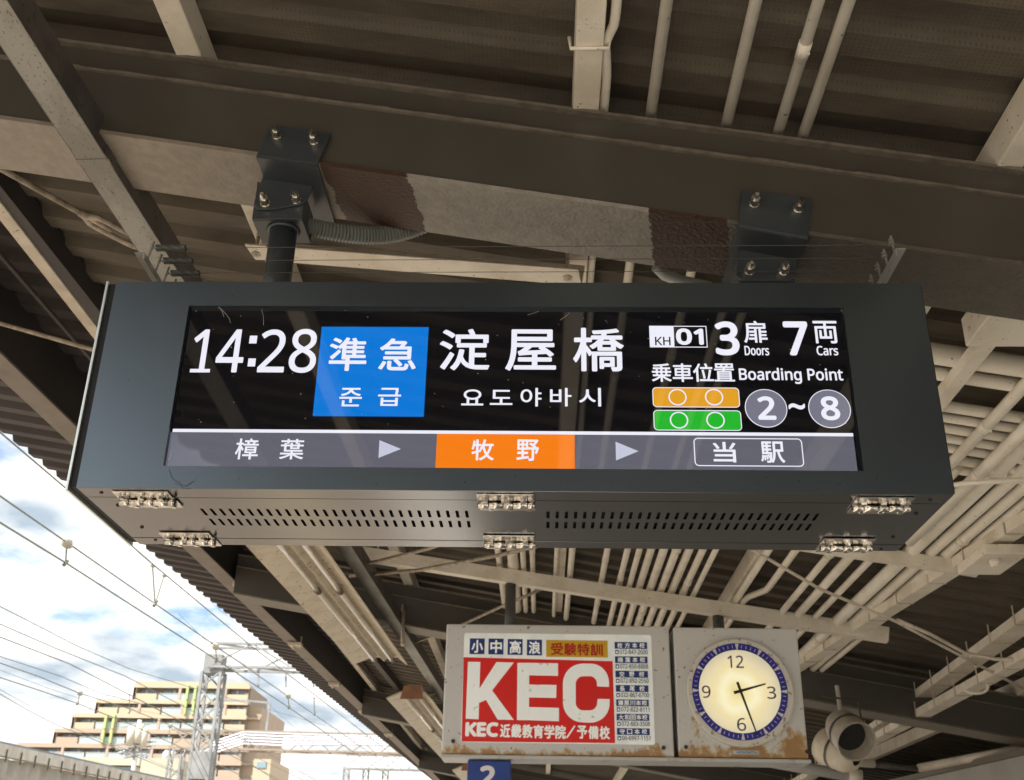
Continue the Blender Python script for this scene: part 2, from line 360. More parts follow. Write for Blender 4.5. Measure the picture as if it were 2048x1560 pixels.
# a thinner runner just inside it
MB().tube([g0+Vector((.28,0,.17)), g1+Vector((.28,0,.17))], .012, 8).build('runner_rod', girdm, canopy)
MB().prism([(-.03,0),(.03,0),(.03,.11),(-.03,.11)], g0+Vector((.52,0,.12)), g1+Vector((.52,0,.12))).build('dark_purlin', girdm, canopy)
for py_, px_ in ((1165,482),(1285,590),(1365,668),(1420,726),(1466,776)):
    c = RP(px_, py_, 3.3); m_ = MB(); m_.box(c.x-.05, c.x+.07, c.y-.05, c.y+.05, c.z-.035, c.z-.005)
    m_.tube([(c.x-.01,c.y,c.z-.06),(c.x-.01,c.y,c.z+.09)], .014, 8); m_.tube([(c.x+.05,c.y+.02,c.z-.05),(c.x+.05,c.y+.02,c.z+.06)], .01, 8)
    m_.build('girder_clamp', creamd, canopy, bevel=.003)
# posts holding the canopy, out of frame to the right and behind
for k in (-1, 0, 1, 2, 3, 4):
    yb = BY+.125+5.6*k
    MB().box(4.55, 4.75, yb-.1, yb+.1, 0, zr(4.65,HB)-.02).build('post', beamm, canopy, bevel=.01)

# short cross channel just behind the near beam and the rack channels below the purlins
def channel(name, p0, p1, w_, h_, mt, parent, t=.006, up=(0,0,1)):
    m_ = MB(); m_.prism([(-w_/2,0),(w_/2,0),(w_/2,h_),(w_/2-t,h_),(w_/2-t,t),(-w_/2+t,t),(-w_/2+t,h_),(-w_/2,h_)], p0, p1, up)
    return m_.build(name, mt, parent, bevel=.0015)
def angle(name, p0, p1, w_, h_, mt, parent, t=.006):   # flat leg below, upright leg at the front
    m_ = MB(); m_.prism([(-w_/2,0),(w_/2,0),(w_/2,t),(-w_/2+t,t),(-w_/2+t,h_),(-w_/2,h_)], p0, p1)
    return m_.build(name, mt, parent, bevel=.0015)
cs0 = RP(500,505,3.40); cs1 = RP(1160,556,3.40)
cs = angle('cross_angle', cs0, cs1, .10, .075, cream, canopy)
m_ = MB()
for t_ in (.02, .965):
    p = cs0.lerp(cs1, t_); m_.tube([(p.x,p.y+.0,p.z-.012),(p.x,p.y,p.z+.15)], .007, 8); m_.tube([(p.x,p.y,p.z-.008),(p.x,p.y,p.z)], .016, 6)
m_.build('bolt', creamd, cs)

# brace rods with a turnbuckle
def brace(pts, r, label):
    b = MB().tube(pts, r, 8).build('brace_rod', rod); return tag(b, label, 'brace rod')
a0 = RP(-40,325,3.38); a1 = RP(165,428,3.38); a2 = RP(282,492,3.38); a3 = RP(400,572,3.38)
br = thing('turnbuckle_brace', 'cream brace rod with a forked turnbuckle left of the galvanised channel', 'brace rod', a1)
ext = (a3-a0).normalized()
MB().tube([a0-ext*2.2, a1], .011, 10).build('rod', rod, br, smooth=True)
MB().tube([a2+ext*.02, a3+ext*2.2], .010, 10).build('rod', rod, br, smooth=True)
side = ext.cross(Vector((0,0,1))).normalized(); u_ = side.cross(ext)
sl = side*.030
m_ = MB().tube([a1-ext*.012, a1+ext*.01, a1+ext*.045+sl*.9, a1+ext*.07+sl, a2-ext*.05+sl, a2-ext*.015+sl*.7, a2+ext*.02], [.014,.016,.012,.010,.010,.012,.013], 10)
m_.tube([a1+ext*.01, a1+ext*.045-sl*.9, a1+ext*.07-sl, a2-ext*.05-sl, a2-ext*.015-sl*.7, a2+ext*.02], [.015,.012,.010,.010,.012,.013], 10)
m_.tube([a1, a1+ext*.11], .0095, 8)
m_.build('turnbuckle', rod, br, smooth=True)
b0 = RP(-30,638,3.36); b1 = RP(195,702,3.36); e_ = (b1-b0).normalized()
brace([b0-e_*1.5, b1+e_*1.2], .010, 'thin rusty brace rod under the dark eave at far left')

# ------------------------------------------------------------------ galvanised raceway with strip lights
ra = RP(283,470,3.15); rb = RP(862,1360,3.15); rd = (rb-ra)/(rb.y-ra.y)
r0 = ra+rd*(-7.5-ra.y); r1 = ra+rd*(45-ra.y)
race = thing('cable_raceway', 'long galvanised cable channel passing under the beams at left', 'cable channel', r0)
js = ra+rd*(2.42-ra.y)
for q0, q1 in ((r0, js), (js+rd*.004, r1)):
    MB().prism([(-.042,0),(.040,0),(.040,.002),(-.042,.002)], q0, q1).build('channel_bottom', galv, race)
    MB().prism([(.0402,0),(.0422,0),(.0422,.092),(.0402,.092)], q0, q1).build('channel_side', galvd, race)
    MB().prism([(-.0442,0),(-.0422,0),(-.0422,.092),(-.0442,.092)], q0, q1).build('channel_side', galvd, race)
MB().prism([(-.046,-.002),(.046,-.002),(.046,-.0003),(-.046,-.0003)], js-rd*.01, js+rd*.012).build('joint_strap', galv, race)
MB().prism([(.0425,-.001),(.045,-.001),(.045,.093),(.0425,.093)], js-rd*.03, js+rd*.035).build('joint_plate', galvd, race)
reflm = mat('stained cream reflector', (.56,.49,.37), .45, col2=(.40,.33,.23), scale=7, lo=.45, hi=.75, spots=(.18,.11,.06), spotscale=35, spotth=.64)
reflr = mat('rusty reflector end', (.30,.13,.06), .7, col2=(.20,.10,.06), scale=10)
tubem = mat('unlit fluorescent tube', (.74,.72,.66), .12, 0, coat=.6, col2=(.66,.63,.56), scale=20)
sockm = mat('brown lamp socket', (.12,.085,.06), .5)
def fixture(fy, length, label):
    c = ra+rd*(fy-ra.y); c = c + Vector((-.20, 0, -.155))
    t_ = thing('strip_light', label, 'strip light', c, 'unlit twin tube strip lights under the canopy')
    L = length/2
    p0 = c - rd*L; p1 = c + rd*L
    prof_ = [(-.235,.040),(-.228,.030),(-.095,.082),(-.035,.082),(.0,.050),(.035,.082),(.105,.082),(.178,.026),(.186,.030),(.112,.098),(-.10,.098)]
    MB().prism(prof_, p0, p1).build('reflector', reflm, t_)
    MB().prism([(-.055,.1),(.10,.1),(.085,.155),(-.04,.155)], p0, p1).build('ballast_housing', creamd, t_)
    e = p0 - rd*.012
    MB().prism([(-.105,.03),(.105,.03),(.075,.15),(-.075,.15)], e, p0).build('end_plate', reflr, t_)
    for s_ in (-.066, .068):
        for a_, b_ in ((p0, c), (c, p1)):
            q0 = a_ + rd*.03; q1 = b_ - rd*.03
            k = MB().tube([q0+Vector((s_,0,.052)), q1+Vector((s_,0,.052))], .0165, 14).build('fluorescent_tube', tubem, t_, smooth=True)
            for q, sg in ((q0,-1),(q1,1)):
                MB().tube([q+Vector((s_,0,.052)), q+rd*.022*sg+Vector((s_,0,.054))], .020, 12).build('socket', sockm, k, smooth=True)
    m2 = MB()
    for f_ in (-.7, .7):
        q = c+rd*L*f_; m2.tube([q+Vector((.03,0,.16)), q+Vector((.155,0,.19))], .008, 6)
    m2.build('hanger', creamd, t_)
    return t_
fixture(6.5, 4.15, 'stained twin tube strip light just below left half of the departure board')
fixture(RP(843,1400,3.0).y+2.07, 4.15, 'farther strip light with rusty end plate left of the clock advertisement')
fixture(RP(843,1400,3.0).y+2.07+5.6, 4.15, 'third strip light partly hidden behind bottom left corner of the red advertisement')
fixture(-2.4, 3.1, 'strip light above and behind the viewer, mirrored in the display glass')

# ------------------------------------------------------------------ conduit rack
rack = thing('conduit_rack', 'rack of parallel cream conduits running away under the canopy', 'conduits', (0,2,3.3))
HC = 3.45
def conduit(x, y0, y1, r, h=HC, extra=None, par=None):
    z = zr(x, h)
    pts = [(x,y0,z)] + (extra or []) + [(x,y1,z)]
    m_ = MB().tube(pts, r, 14)
    for q in range(max(1, int((y1-y0)/3))):
        ys_ = y0 + (y1-y0)*(.12+.76*rnd()); m_.tube([(x,ys_,z),(x,ys_+.055,z)], r*1.13, 14)
        for k_ in (-1, 1): m_.tube([(x+k_*r*.8,ys_+.027,z-r*1.02),(x+k_*r*.8,ys_+.027,z-r*.7)], .003, 6)
    return m_.build('conduit', pipem, par or rack, smooth=True)
# front group, over the near beam
for x, r in ((.286,.0150),(.486,.0150),(.622,.0145),(.687,.0145)): conduit(x, -6, 3.75, r, 3.515+r)
z_ = zr(.17, 3.53)
MB().tube([(.17,-6,z_),(.17,2.02,z_),(.168,2.06,z_),(.150,2.12,z_-.004),(.157,2.2,z_),(.160,2.25,z_),(.16,3.75,z_)], .0125, 12).build('conduit', pipem, rack, smooth=True)
m_ = MB(); zc = zr(.11, HP)
q = [( .06,1.72+.49,zc+.03),(.063,2.21,zc-.006),(.157,2.21,zc-.006),(.162,2.21,zc+.03)]
MB().tube([Vector((a,b-.10,c)) for a,b,c in q], .005, 8).build('pipe_strap', cream, rack, smooth=True)
# groups beyond the board
for k, (x, r) in enumerate(((-.275,.020),(-.185,.034),(-.12,.017),(-.062,.016),(.085,.014),(.175,.019),(.375,.0185),(.485,.0185),(.548,.0175),(.612,.022),(.678,.0235),(.742,.0225),(.81,.0225),(.877,.020),(.940,.016))):
    conduit(x, 3.9, 13, r, 3.47-.004*(k % 3))
for k, (x, r) in enumerate(((1.185,.020),(1.452,.019),(1.547,.024),(1.645,.018),(1.775,.034),(1.858,.025),(1.925,.024),(1.985,.018))):
    conduit(x, 2.8 if x > 1.7 else 4.1, 13, r, 3.42 if x > 1.4 else HC)
xo = 1.31; zo = zr(xo, HC)
MB().tube([(xo,4.1,zo),(xo,6.25,zo),(xo-.005,6.33,zo),(xo-.07,6.52,zo+.01),(xo-.085,6.62,zo+.01),(xo-.09,13,zo+.01)], .019, 12).build('conduit', pipem, rack, smooth=True)
# two heavier ones crossing below, upper right
conduit(1.573, 2.6, 4.1, .021, 3.38); conduit(1.685, 2.6, 4.9, .024, 3.37)
# carrying channels
def zchan(p0, p1, w_, h_, par):
    t=.006
    m_ = MB(); m_.prism([(-w_/2,0),(w_/2,0),(w_/2,h_),(-w_/2,h_),(-w_/2,h_-t),(w_/2-t,h_-t),(w_/2-t,t),(-w_/2,t)], p0, p1)
    return m_.build('rack_channel', cream, par, bevel=.0015)
c0 = RP(715,1120,3.34); c1 = RP(1775,1285,3.34)
zchan(c0, c1, .075, .085, rack)
c2 = RP(1080,1098,3.34); c3 = RP(1955,1152,3.34); c2.y = c3.y+.35*0+.15
zchan(c2, c3, .055, .06, rack)
m_ = MB()
for base, ys_ in (((c0, c1), 5),):
    for t_ in (.04,.32,.62,.93):
        p = base[0].lerp(base[1], t_); m_.tube([p+Vector((0,0,.085)), (p.x,p.y,zr(p.x,HP)+.02)], .006, 6)
for t_ in (.1,.5,.92):
    p = c2.lerp(c3, t_); m_.tube([p+Vector((0,0,.06)), (p.x,p.y,zr(p.x,HP)+.02)], .006, 6)
m_.build('hanger_rod', creamd, rack)
# saddle clips where conduits sit on the channels
m_ = MB()
for p0, p1, xs in ((c0,c1,(.375,.548,.678,.81,.94,1.185,1.452,1.645,1.858)), (c2,c3,(1.452,1.547,1.645,1.775,1.858,1.925))):
    for x in xs:
        t_ = (x-p0.x)/(p1.x-p0.x); p = p0.lerp(p1, t_)
        m_.box(x-.028, x+.028, p.y-.012, p.y+.012, zr(x,HC)-.032, zr(x,HC)-.027)
m_.build('saddle_clip', creamd, rack)

# cross bank on the right
bank = thing('cross_conduit_bank', 'bank of stacked cream conduits crossing sideways right of the board', 'conduits', (1.6,3.6,3.1))
for (py_, r, h) in ((704,.036,3.42),(743,.024,3.42),(807,.021,3.43),(830,.018,3.43),(851,.019,3.43),(871,.018,3.43),(890,.019,3.43),(912,.020,3.43),(930,.022,3.43)):
    p = RP(1880, py_, h); x0, x1 = .9, 5.0
    MB().tube([(x0,p.y+.02,zr(x0,h)),(x1,p.y-.02,zr(x1,h))], r, 14).build('conduit', pipem, bank, smooth=True)
p = RP(1912, 772, 3.36)
channel('rack_channel', (p.x-.0,2.9,zr(p.x,3.36)), (p.x,4.3,zr(p.x,3.36)), .05, .04, cream, bank)
p = RP(1907, 745, 3.40); MB().tube([(p.x,p.y-.03,p.z-.03),(p.x,p.y-.03,p.z+.0)], .008, 8).build('clip_bolt', creamd, bank)
# boxy cream junction housing top right
ja = RP(1972,640,3.22)
jb = MB().box(ja.x, ja.x+.55, ja.y-.1, ja.y+.16, ja.z-.0, ja.z+.09).build('junction_box', cream, bevel=.004); tag(jb, 'cream metal junction box under the beam at right edge', 'junction box')

# thin service pipes and cables seen under the board
def run(name, pts, r, mt, label, cat, grp=None):
    o_ = MB().tube(pts, r, 10).build(name, mt, smooth=True); return tag(o_, label, cat, grp)
run('cable', [RP(1480,1085,3.3), RP(1640,1178,3.28), RP(1790,1242,3.26), RP(1900,1300,3.24), RP(2090,1400,3.2)], .0085, creamd, 'grey cable sagging diagonally below the conduits at lower right', 'cable')
run('cable', [RP(1795,1240,3.27), RP(1860,1268,3.26), RP(1930,1306,3.25), RP(1990,1318,3.24), RP(2090,1322,3.22)], .010, creamd, 'branch cable curving off to the right frame edge', 'cable')
run('brace_rod', [RP(700,1152,3.2), RP(840,1140,3.22), RP(1000,1110,3.25), RP(1200,1062,3.3)], .011, rod, 'painted brace rod rising right from the raceway, lower one', 'brace rod')
run('brace_rod', [RP(725,1128,3.22), RP(760,1122,3.22), RP(860,1096,3.25), RP(1000,1050,3.3)], .011, rod, 'darker brace rod above the lower one under the board', 'brace rod')
run('brace_rod', [RP(820,1288,3.2), RP(905,1258,3.25), RP(1005,1212,3.3), RP(1080,1180,3.34)], .010, rod, 'brace rod running up behind the red advertisement', 'brace rod')
run('brace_rod', [RP(1880,975,3.3), RP(1930,966,3.3), RP(2090,958,3.3)], .010, pipem, 'thin cream conduit bending right beside the board corner', 'conduit')
run('hanger_rod', [RP(807,1190,3.45), PY(805,1290,7.35)], .012, creamd, 'vertical hanger rod left of the red advertisement', 'hanger rod')
gp = [RP(1312,532,3.36), RP(1330,550,3.35), RP(1362,562,3.34), RP(1420,575,3.34)]
run('grey_duct', gp, .018, mat('pale grey plastic', (.42,.43,.42), .5), 'pale grey curved pipe peeking over the board top', 'pipe')

# cable trays at the right
def tray(pA, pB, w_, label, y2):
    d = (pB-pA)/(pB.y-pA.y); q0 = pA + d*(3.0-pA.y); q1 = pA + d*(y2-pA.y)
    t_ = thing('cable_tray', label, 'cable tray', q0, 'cable trays under the canopy')
    t=.004; h_=.05
    MB().prism([(-w_/2,0),(w_/2,0),(w_/2,h_),(w_/2-t,h_),(w_/2-t,t),(-w_/2+t,t),(-w_/2+t,h_),(-w_/2,h_)], q0, q1).build('tray', creamd if False else cream, t_)
    yy = 3.3
    while yy < y2:
        q = pA + d*(yy-pA.y)
        MB().tube([q+Vector((-w_/2-.004,0,-.003)), q+Vector((-w_/2-.004,0,.10))], .004, 6).build('hanger', creamd, t_)
        MB().bar(q+Vector((-w_/2,0,-.003)), q+Vector((w_/2,0,-.003)), .012, .003).build('cross_strap', creamd, t_)
        yy += .42
    return t_
tray(PY(1560,1310,9.0)*0+RP(1965,1110,3.36), RP(1620,1325,3.36), .085, 'perforated tray hung beside the conduits, right of the clock', 11)
tray(RP(2048,1255,3.36), RP(1885,1370,3.36), .13, 'wide tray nearer the right frame edge', 14)
tray(RP(2060,1320,3.22), RP(1925,1392,3.22), .10, 'narrow tray hung lower at the right frame edge', 14)
hk = RP(1955,1372,3.2); m_ = MB()
m_.tube([hk+Vector((.08*math.cos(a)-.02, .02*a*.2, .045*math.sin(a))) for a in [k*.35-2.6 for k in range(11)]], .009, 8)
tag(m_.build('cable_hook', cream, smooth=True), 'cream C shaped hook under the lower tray at right', 'hook')
lampb = RP(1985,1128,3.3)
m_ = MB().box(lampb.x-.09, lampb.x+.10, lampb.y-.16, lampb.y+.18, lampb.z-.0, lampb.z+.045)
lb_ = m_.build('junction_box', cream, bevel=.004); tag(lb_, 'flat cream box with round knob hanging right of the conduits', 'junction box')
MB().tube([(lampb.x-.02,lampb.y-.07,lampb.z-.035),(lampb.x-.02,lampb.y-.07,lampb.z-.001)], [.016,.024], 12).build('knob', pipem, lb_, smooth=True)

# ------------------------------------------------------------------ TEXT
FD = os.path.join(bpy.utils.resource_path('LOCAL'), 'datafiles', 'fonts')
def fnt(n):
    try: return bpy.data.fonts.load(os.path.join(FD, n))
    except Exception: return None
F_LAT = fnt('NotoSansHebrew-Regular.woff2')
dg = bpy.context.evaluated_depsgraph_get()
_tc = {}
def glyphs(s, latin):
    k = (s, latin)
    if k in _tc: return _tc[k]
    c = bpy.data.curves.new('t', 'FONT'); c.body = s; c.size = 1; c.resolution_u = 5
    if latin and F_LAT: c.font = F_LAT
    o_ = bpy.data.objects.new('t', c); COL.objects.link(o_); bpy.context.view_layer.update()
    ev = o_.evaluated_get(bpy.context.evaluated_depsgraph_get()); me = ev.to_mesh()
    vs = [(v.co.x, v.co.y) for v in me.vertices]; fs = [tuple(p.vertices) for p in me.polygons]
    ev.to_mesh_clear(); bpy.data.objects.remove(o_); bpy.data.curves.remove(c)
    _tc[k] = (vs, fs); return _tc[k]
def text(s, box, Yp, mt, parent, name='lettering', bold=0.0, latin=False, eps=.0006, step=1.2e-5, skew=True):
    """text whose ink fills the rectangle that the photo's box covers on the plane y=Yp"""
    x0, y0, x1, y1 = box
    vs, fs = glyphs(s, latin)
    if not vs: return None
    a0 = min(v[0] for v in vs); a1 = max(v[0] for v in vs); b0 = min(v[1] for v in vs); b1 = max(v[1] for v in vs)
    ym = (y0+y1)/2; xm = (x0+x1)/2
    L_ = PY(x0, ym, Yp); R_ = PY(x1, ym, Yp); T_ = PY(xm, y0, Yp); B_ = PY(xm, y1, Yp)
    X0, X1_, Z0, Z1 = L_.x+bold, R_.x-bold, B_.z+bold, T_.z-bold
    m_ = MB(); offs = [(0,0)]
    if bold: offs = [(bold*math.cos(k*math.pi/4), bold*math.sin(k*math.pi/4)) for k in range(8)] + [(0,0)]
    for j, (ox, oz) in enumerate(offs):
        i = len(m_.v)
        for a, b in vs:
            m_.v.append((X0+(a-a0)/(a1-a0)*(X1_-X0)+ox, Yp-eps-j*step, Z0+(b-b0)/(b1-b0)*(Z1-Z0)+oz))
        for f in fs: m_.f.append(tuple(i+q for q in f))
    return m_.build(name, mt, parent)
def rect(x0, y0, x1, y1, Yp, mt, parent, name, eps=.0004, rad=0, seg=5):
    ym = (y0+y1)/2; xm = (x0+x1)/2
    X0 = PY(x0, ym, Yp).x; X1_ = PY(x1, ym, Yp).x; Z1 = PY(xm, y0, Yp).z; Z0 = PY(xm, y1, Yp).z
    m_ = MB(); m_.quad(*[(x, Yp-eps, z) for x, z in rr(X0, X1_, Z0, Z1, rad, seg)]); return m_.build(name, mt, parent)
def rr(X0, X1_, Z0, Z1, rad, seg=5):
    if not rad: return [(X0,Z0),(X1_,Z0),(X1_,Z1),(X0,Z1)]
    o_ = []
    for cx, cz, a in ((X1_-rad, Z0+rad, -90), (X1_-rad, Z1-rad, 0), (X0+rad, Z1-rad, 90), (X0+rad, Z0+rad, 180)):
        for k in range(seg+1):
            t = math.radians(a+90*k/seg); o_.append((cx+rad*math.cos(t), cz+rad*math.sin(t)))
    return o_
def frame(x0, y0, x1, y1, Yp, mt, parent, name, th, rad, eps=.0006):
    ym = (y0+y1)/2; xm = (x0+x1)/2
    X0 = PY(x0, ym, Yp).x; X1_ = PY(x1, ym, Yp).x; Z1 = PY(xm, y0, Yp).z; Z0 = PY(xm, y1, Yp).z
    oo = [(x, Yp-eps, z) for x, z in rr(X0, X1_, Z0, Z1, max(rad, .0005))]
    ii = [(x, Yp-eps, z) for x, z in rr(X0+th, X1_-th, Z0+th, Z1-th, max(rad-th, .0002))]
    return MB().ringplate(oo, ii).build(name, mt, parent)
def disc(cx, cy, r, Yp, mt, parent, name, eps=.0004, inner=0, n=48, c=None):
    c = c or PY(cx, cy, Yp)
    oo = [(c.x+r*math.cos(2*math.pi*k/n), Yp-eps, c.z+r*math.sin(2*math.pi*k/n)) for k in range(n)]
    if inner:
        ii = [(c.x+inner*math.cos(2*math.pi*k/n), Yp-eps, c.z+inner*math.sin(2*math.pi*k/n)) for k in range(n)]
        return MB().ringplate(oo, ii).build(name, mt, parent)
    return MB().quad(*oo).build(name, mt, parent)

# ------------------------------------------------------------------ the departure board
BX, BYf, BZ = -1.0205, 2.2418, 2.3552
BW, BH, BD = 1.9, .5215, .416
bx1, bz1, by1 = BX+BW, BZ+BH, BYf+BD
board = thing('departure_board', 'large charcoal departure display board showing 14:28 on its lit screen', 'display board', (BX, BYf, BZ))
def lcd(name, col, e=1.0):
    M_ = bpy.data.materials.new(name); M_.use_nodes = True; t = M_.node_tree; p = t.nodes['Principled BSDF']
    p.inputs['Base Color'].default_value = (.004,.004,.005,1); p.inputs['Roughness'].default_value = .03
    p.inputs['IOR'].default_value = 1.72
    p.inputs['Emission Color'].default_value = (*col, 1)
    # the fine dot raster of the panel
    g = t.nodes.new('ShaderNodeNewGeometry'); s = t.nodes.new('ShaderNodeSeparateXYZ'); t.links.new(g.outputs['Position'], s.inputs[0])
    acc = None
    for ax in (0, 2):
        a = t.nodes.new('ShaderNodeMath'); a.operation = 'MULTIPLY'; t.links.new(s.outputs[ax], a.inputs[0]); a.inputs[1].default_value = 2*math.pi/.0026
        b = t.nodes.new('ShaderNodeMath'); b.operation = 'SINE'; t.links.new(a.outputs[0], b.inputs[0])
        if acc is None: acc = b
        else:
            c = t.nodes.new('ShaderNodeMath'); c.operation = 'ADD'; t.links.new(acc.outputs[0], c.inputs[0]); t.links.new(b.outputs[0], c.inputs[1]); acc = c
    k = t.nodes.new('ShaderNodeMath'); k.operation = 'MULTIPLY_ADD'; t.links.new(acc.outputs[0], k.inputs[0]); k.inputs[1].default_value = .06*e; k.inputs[2].default_value = e
    t.links.new(k.outputs[0], p.inputs['Emission Strength'])
    return M_
EX = 2**-SC.view_settings.exposure
def srgb(r, g, b): return tuple(((c/255)/12.92 if c/255 < .04045 else ((c/255+.055)/1.055)**2.4) for c in (r, g, b))
l_black = lcd('lit black', srgb(4,5,8), EX); l_white = lcd('lit white', srgb(238,238,250), EX); l_blue = lcd('lit blue', srgb(0,118,214), EX)
l_orange = lcd('lit orange', srgb(246,126,16), EX); l_grey = lcd('lit grey band', srgb(98,98,110), EX); l_tri = lcd('lit pale grey', srgb(196,200,218), EX)
l_amber = lcd('lit amber', srgb(226,160,36), EX); l_green = lcd('lit green', srgb(36,182,46), EX); l_cgrey = lcd('lit circle grey', srgb(118,118,134), EX)

# casing: front bezel with its opening, top, back and sides
ox0, ox1, oz0, oz1 = -.8365, .6935, 2.4075, 2.8115
RB, FT = BYf+.020, .014                        # depth of the folded bezel lip
m_ = MB()
def fp(x, z, y=BYf): return (x, y, z)
outer = [fp(BX,BZ), fp(bx1,BZ), fp(bx1,bz1), fp(BX,bz1)]; inner = [fp(ox0,oz0), fp(ox1,oz0), fp(ox1,oz1), fp(ox0,oz1)]
innerb = [(a, RB, c) for a, b, c in inner]
m_.ringplate(outer, inner); m_.ringplate(inner, innerb)
# lip under the front, top and sides as sheets with thickness
m_.build('front_bezel', casem, board)
m_ = MB(); m_.hexa([(BX,BYf+.0005,bz1-.004),(bx1,BYf+.0005,bz1-.004),(bx1,by1,bz1-.004),(BX,by1,bz1-.004)], [(BX,BYf+.0005,bz1),(bx1,BYf+.0005,bz1),(bx1,by1,bz1),(BX,by1,bz1)])
m_.box(BX+.0001, BX+.003, BYf+.001, by1, BZ+.001, bz1-.0045); m_.box(bx1-.003, bx1-.0001, BYf+.001, by1, BZ+.001, bz1-.0045)
m_.box(BX+.0035, bx1-.0035, by1-.003, by1-.0002, BZ+.001, bz1-.0045)
m_.build('casing', casem, board)
# underside: front strip, vented door, rear strip
yA = PZ(1000,1001,BZ).y; yB = PZ(1000,1081,BZ).y
zb = BZ
MB().box(BX+.001, bx1-.001, BYf+.0008, yA-.0045, zb-.001, zb+.012).build('front_strip', casemet, board, bevel=.0012)
MB().box(BX+.001, bx1-.001, yB+.0045, by1-.001, zb-.001, zb+.012).build('rear_strip', casemet, board, bevel=.0012)
MB().box(BX+.004, bx1-.004, yA-.0042, yB+.0042, zb+.010, zb+.0118).build('inner_tray', blackm, board)
# vent panel with real slots
def slotgroup(px0, px1, n, rows):
    xs = [PZ(px0, 1040, BZ).x + (PZ(px1,1040,BZ).x-PZ(px0,1040,BZ).x)*k/(n-1) for k in range(n)]
    return xs
yr1 = PZ(1000,1029,BZ).y; yr2 = PZ(1000,1049,BZ).y
gL = slotgroup(422, 936, 29, 2); gR = slotgroup(1096, 1627, 30, 2)
vp_ = MB(); zt = zb+.006
def flat(x0, x1, y0, y1):
    if x1-x0 < 1e-6 or y1-y0 < 1e-6: return
    vp_.quad((x0,y0,zb),(x0,y1,zb),(x1,y1,zb),(x1,y0,zb))
rows = [(yr1, .050), (yr2, .050)]
ymid = (yr1+yr2)/2; rowlim = [(yr1-(ymid-yr1), ymid), (ymid, yr2+(ymid-yr1))]
X0v, X1v = BX+.001, bx1-.001
flat(X0v, X1v, yA, rowlim[0][0]); flat(X0v, X1v, rowlim[1][1], yB)
for (ya, yb_), (yc, sl_) in zip(rowlim, rows):
    cur = X0v
    for g in (gL, gR):
        pit = (g[-1]-g[0])/(len(g)-1); flat(cur, g[0]-pit/2, ya, yb_)
        for x in g:
            o4 = []; x0, x1 = x-pit/2, x+pit/2
            hw, hl, c_ = .0037, sl_/2, .0024
            inn = [(x-hw,yc-hl+c_),(x-hw,yc+hl-c_),(x-hw+c_,yc+hl),(x+hw-c_,yc+hl),(x+hw,yc+hl-c_),(x+hw,yc-hl+c_),(x+hw-c_,yc-hl),(x-hw+c_,yc-hl)]
            oo_ = [(x0,ya),(x0,yb_),(x0,yb_),(x1,yb_),(x1,yb_),(x1,ya),(x1,ya),(x0,ya)]
            oo_ = [(x0,yc-hl+c_),(x0,yc+hl-c_),(x-hw+c_,yb_),(x+hw-c_,yb_),(x1,yc+hl-c_),(x1,yc-hl+c_),(x+hw-c_,ya),(x-hw+c_,ya)]
            vp_.ringplate([(a,b,zb) for a,b in oo_], [(a,b,zb) for a,b in inn])
            for tri in (((x0,yc+hl-c_),(x0,yb_),(x-hw+c_,yb_)), ((x+hw-c_,yb_),(x1,yb_),(x1,yc+hl-c_)), ((x1,yc-hl+c_),(x1,ya),(x+hw-c_,ya)), ((x-hw+c_,ya),(x0,ya),(x0,yc-hl+c_))):
                vp_.quad(*[(a,b,zb) for a,b in tri])
            vp_.ringplate([(a,b,zb) for a,b in inn], [(a,b,zt) for a,b in inn])
        cur = g[-1]+pit/2
    flat(cur, X1v, ya, yb_)
vp_.build('vent_panel', casemet, board)
# screws in the underside
for px_, py_ in ((203,984),(236,1010),(284,1054),(311,1079),(1860,999),(1832,1027),(1786,1074),(1762,1098)):
    c = PZ(px_, py_, BZ)
    MB().tube([(c.x,c.y,zb-.0035),(c.x,c.y,zb-.0008)], [.0030,.0052], 10).build('screw', blackm, board)
# hinges: leaves, knuckled barrel, six hex bolts
def hinge(cx, cy_h, first):
    base = Vector((cx-BX, cy_h-BYf, -.0012))
    h = MB(); h.box(-.062,.062,-.050,-.0085,-.0035,-.0008); h.box(-.058,.066,.0085,.056,-.0035,-.0008)
    hg = h.build('hinge', chrome, board, local=True, loc=base, bevel=.0006); ORIGIN[hg.as_pointer()] = Vector((0,0,0))
    for a0, a1, sg in ((-.060,-.038,0),(-.036,-.006,1),(-.004,.016,0),(.018,.048,1),(.050,.064,0)):
        k = MB(); k.tube([(a0,0,-.0100),(a1,0,-.0100)], .0078, 18)
        sy = 1 if sg else -1
        k.hexa([(a0,min(0,sy*.012),-.0034),(a1,min(0,sy*.012),-.0034),(a1,max(0,sy*.012),-.0034),(a0,max(0,sy*.012),-.0034)], [(a0,min(0,sy*.012),-.0010),(a1,min(0,sy*.012),-.0010),(a1,max(0,sy*.012),-.0010),(a0,max(0,sy*.012),-.0010)])
        k.build('knuckle', chrome, hg, smooth=True, local=True)
    MB().tube([(-.0615,0,-.0100),(.0655,0,-.0100)], .0050, 10).build('pin', chromed, hg, local=True)
    for s_ in (-1, 1):
        for j in (-1, 0, 1):
            x = j*.042 + (.010 if s_ > 0 else -.002); yv = s_*.030
            b = MB(); b.tube([(x,yv,-.0050),(x,yv,-.0036)], .0078, 16)
            b.tube([(x,yv,-.0072),(x,yv,-.0053)], .0066, 12); b.tube([(x,yv,-.0140 if s_ < 0 else -.0120),(x,yv,-.0076)], .0070, 6)
            b.build('bolt', chrome, hg, local=True)
    return hg
HG = [PZ(298,999,BZ), PZ(1011,1001,BZ), PZ(1757,1010,BZ), PZ(378,1074,BZ), PZ(1018,1079,BZ), PZ(1688,1089,BZ)]
h0 = None
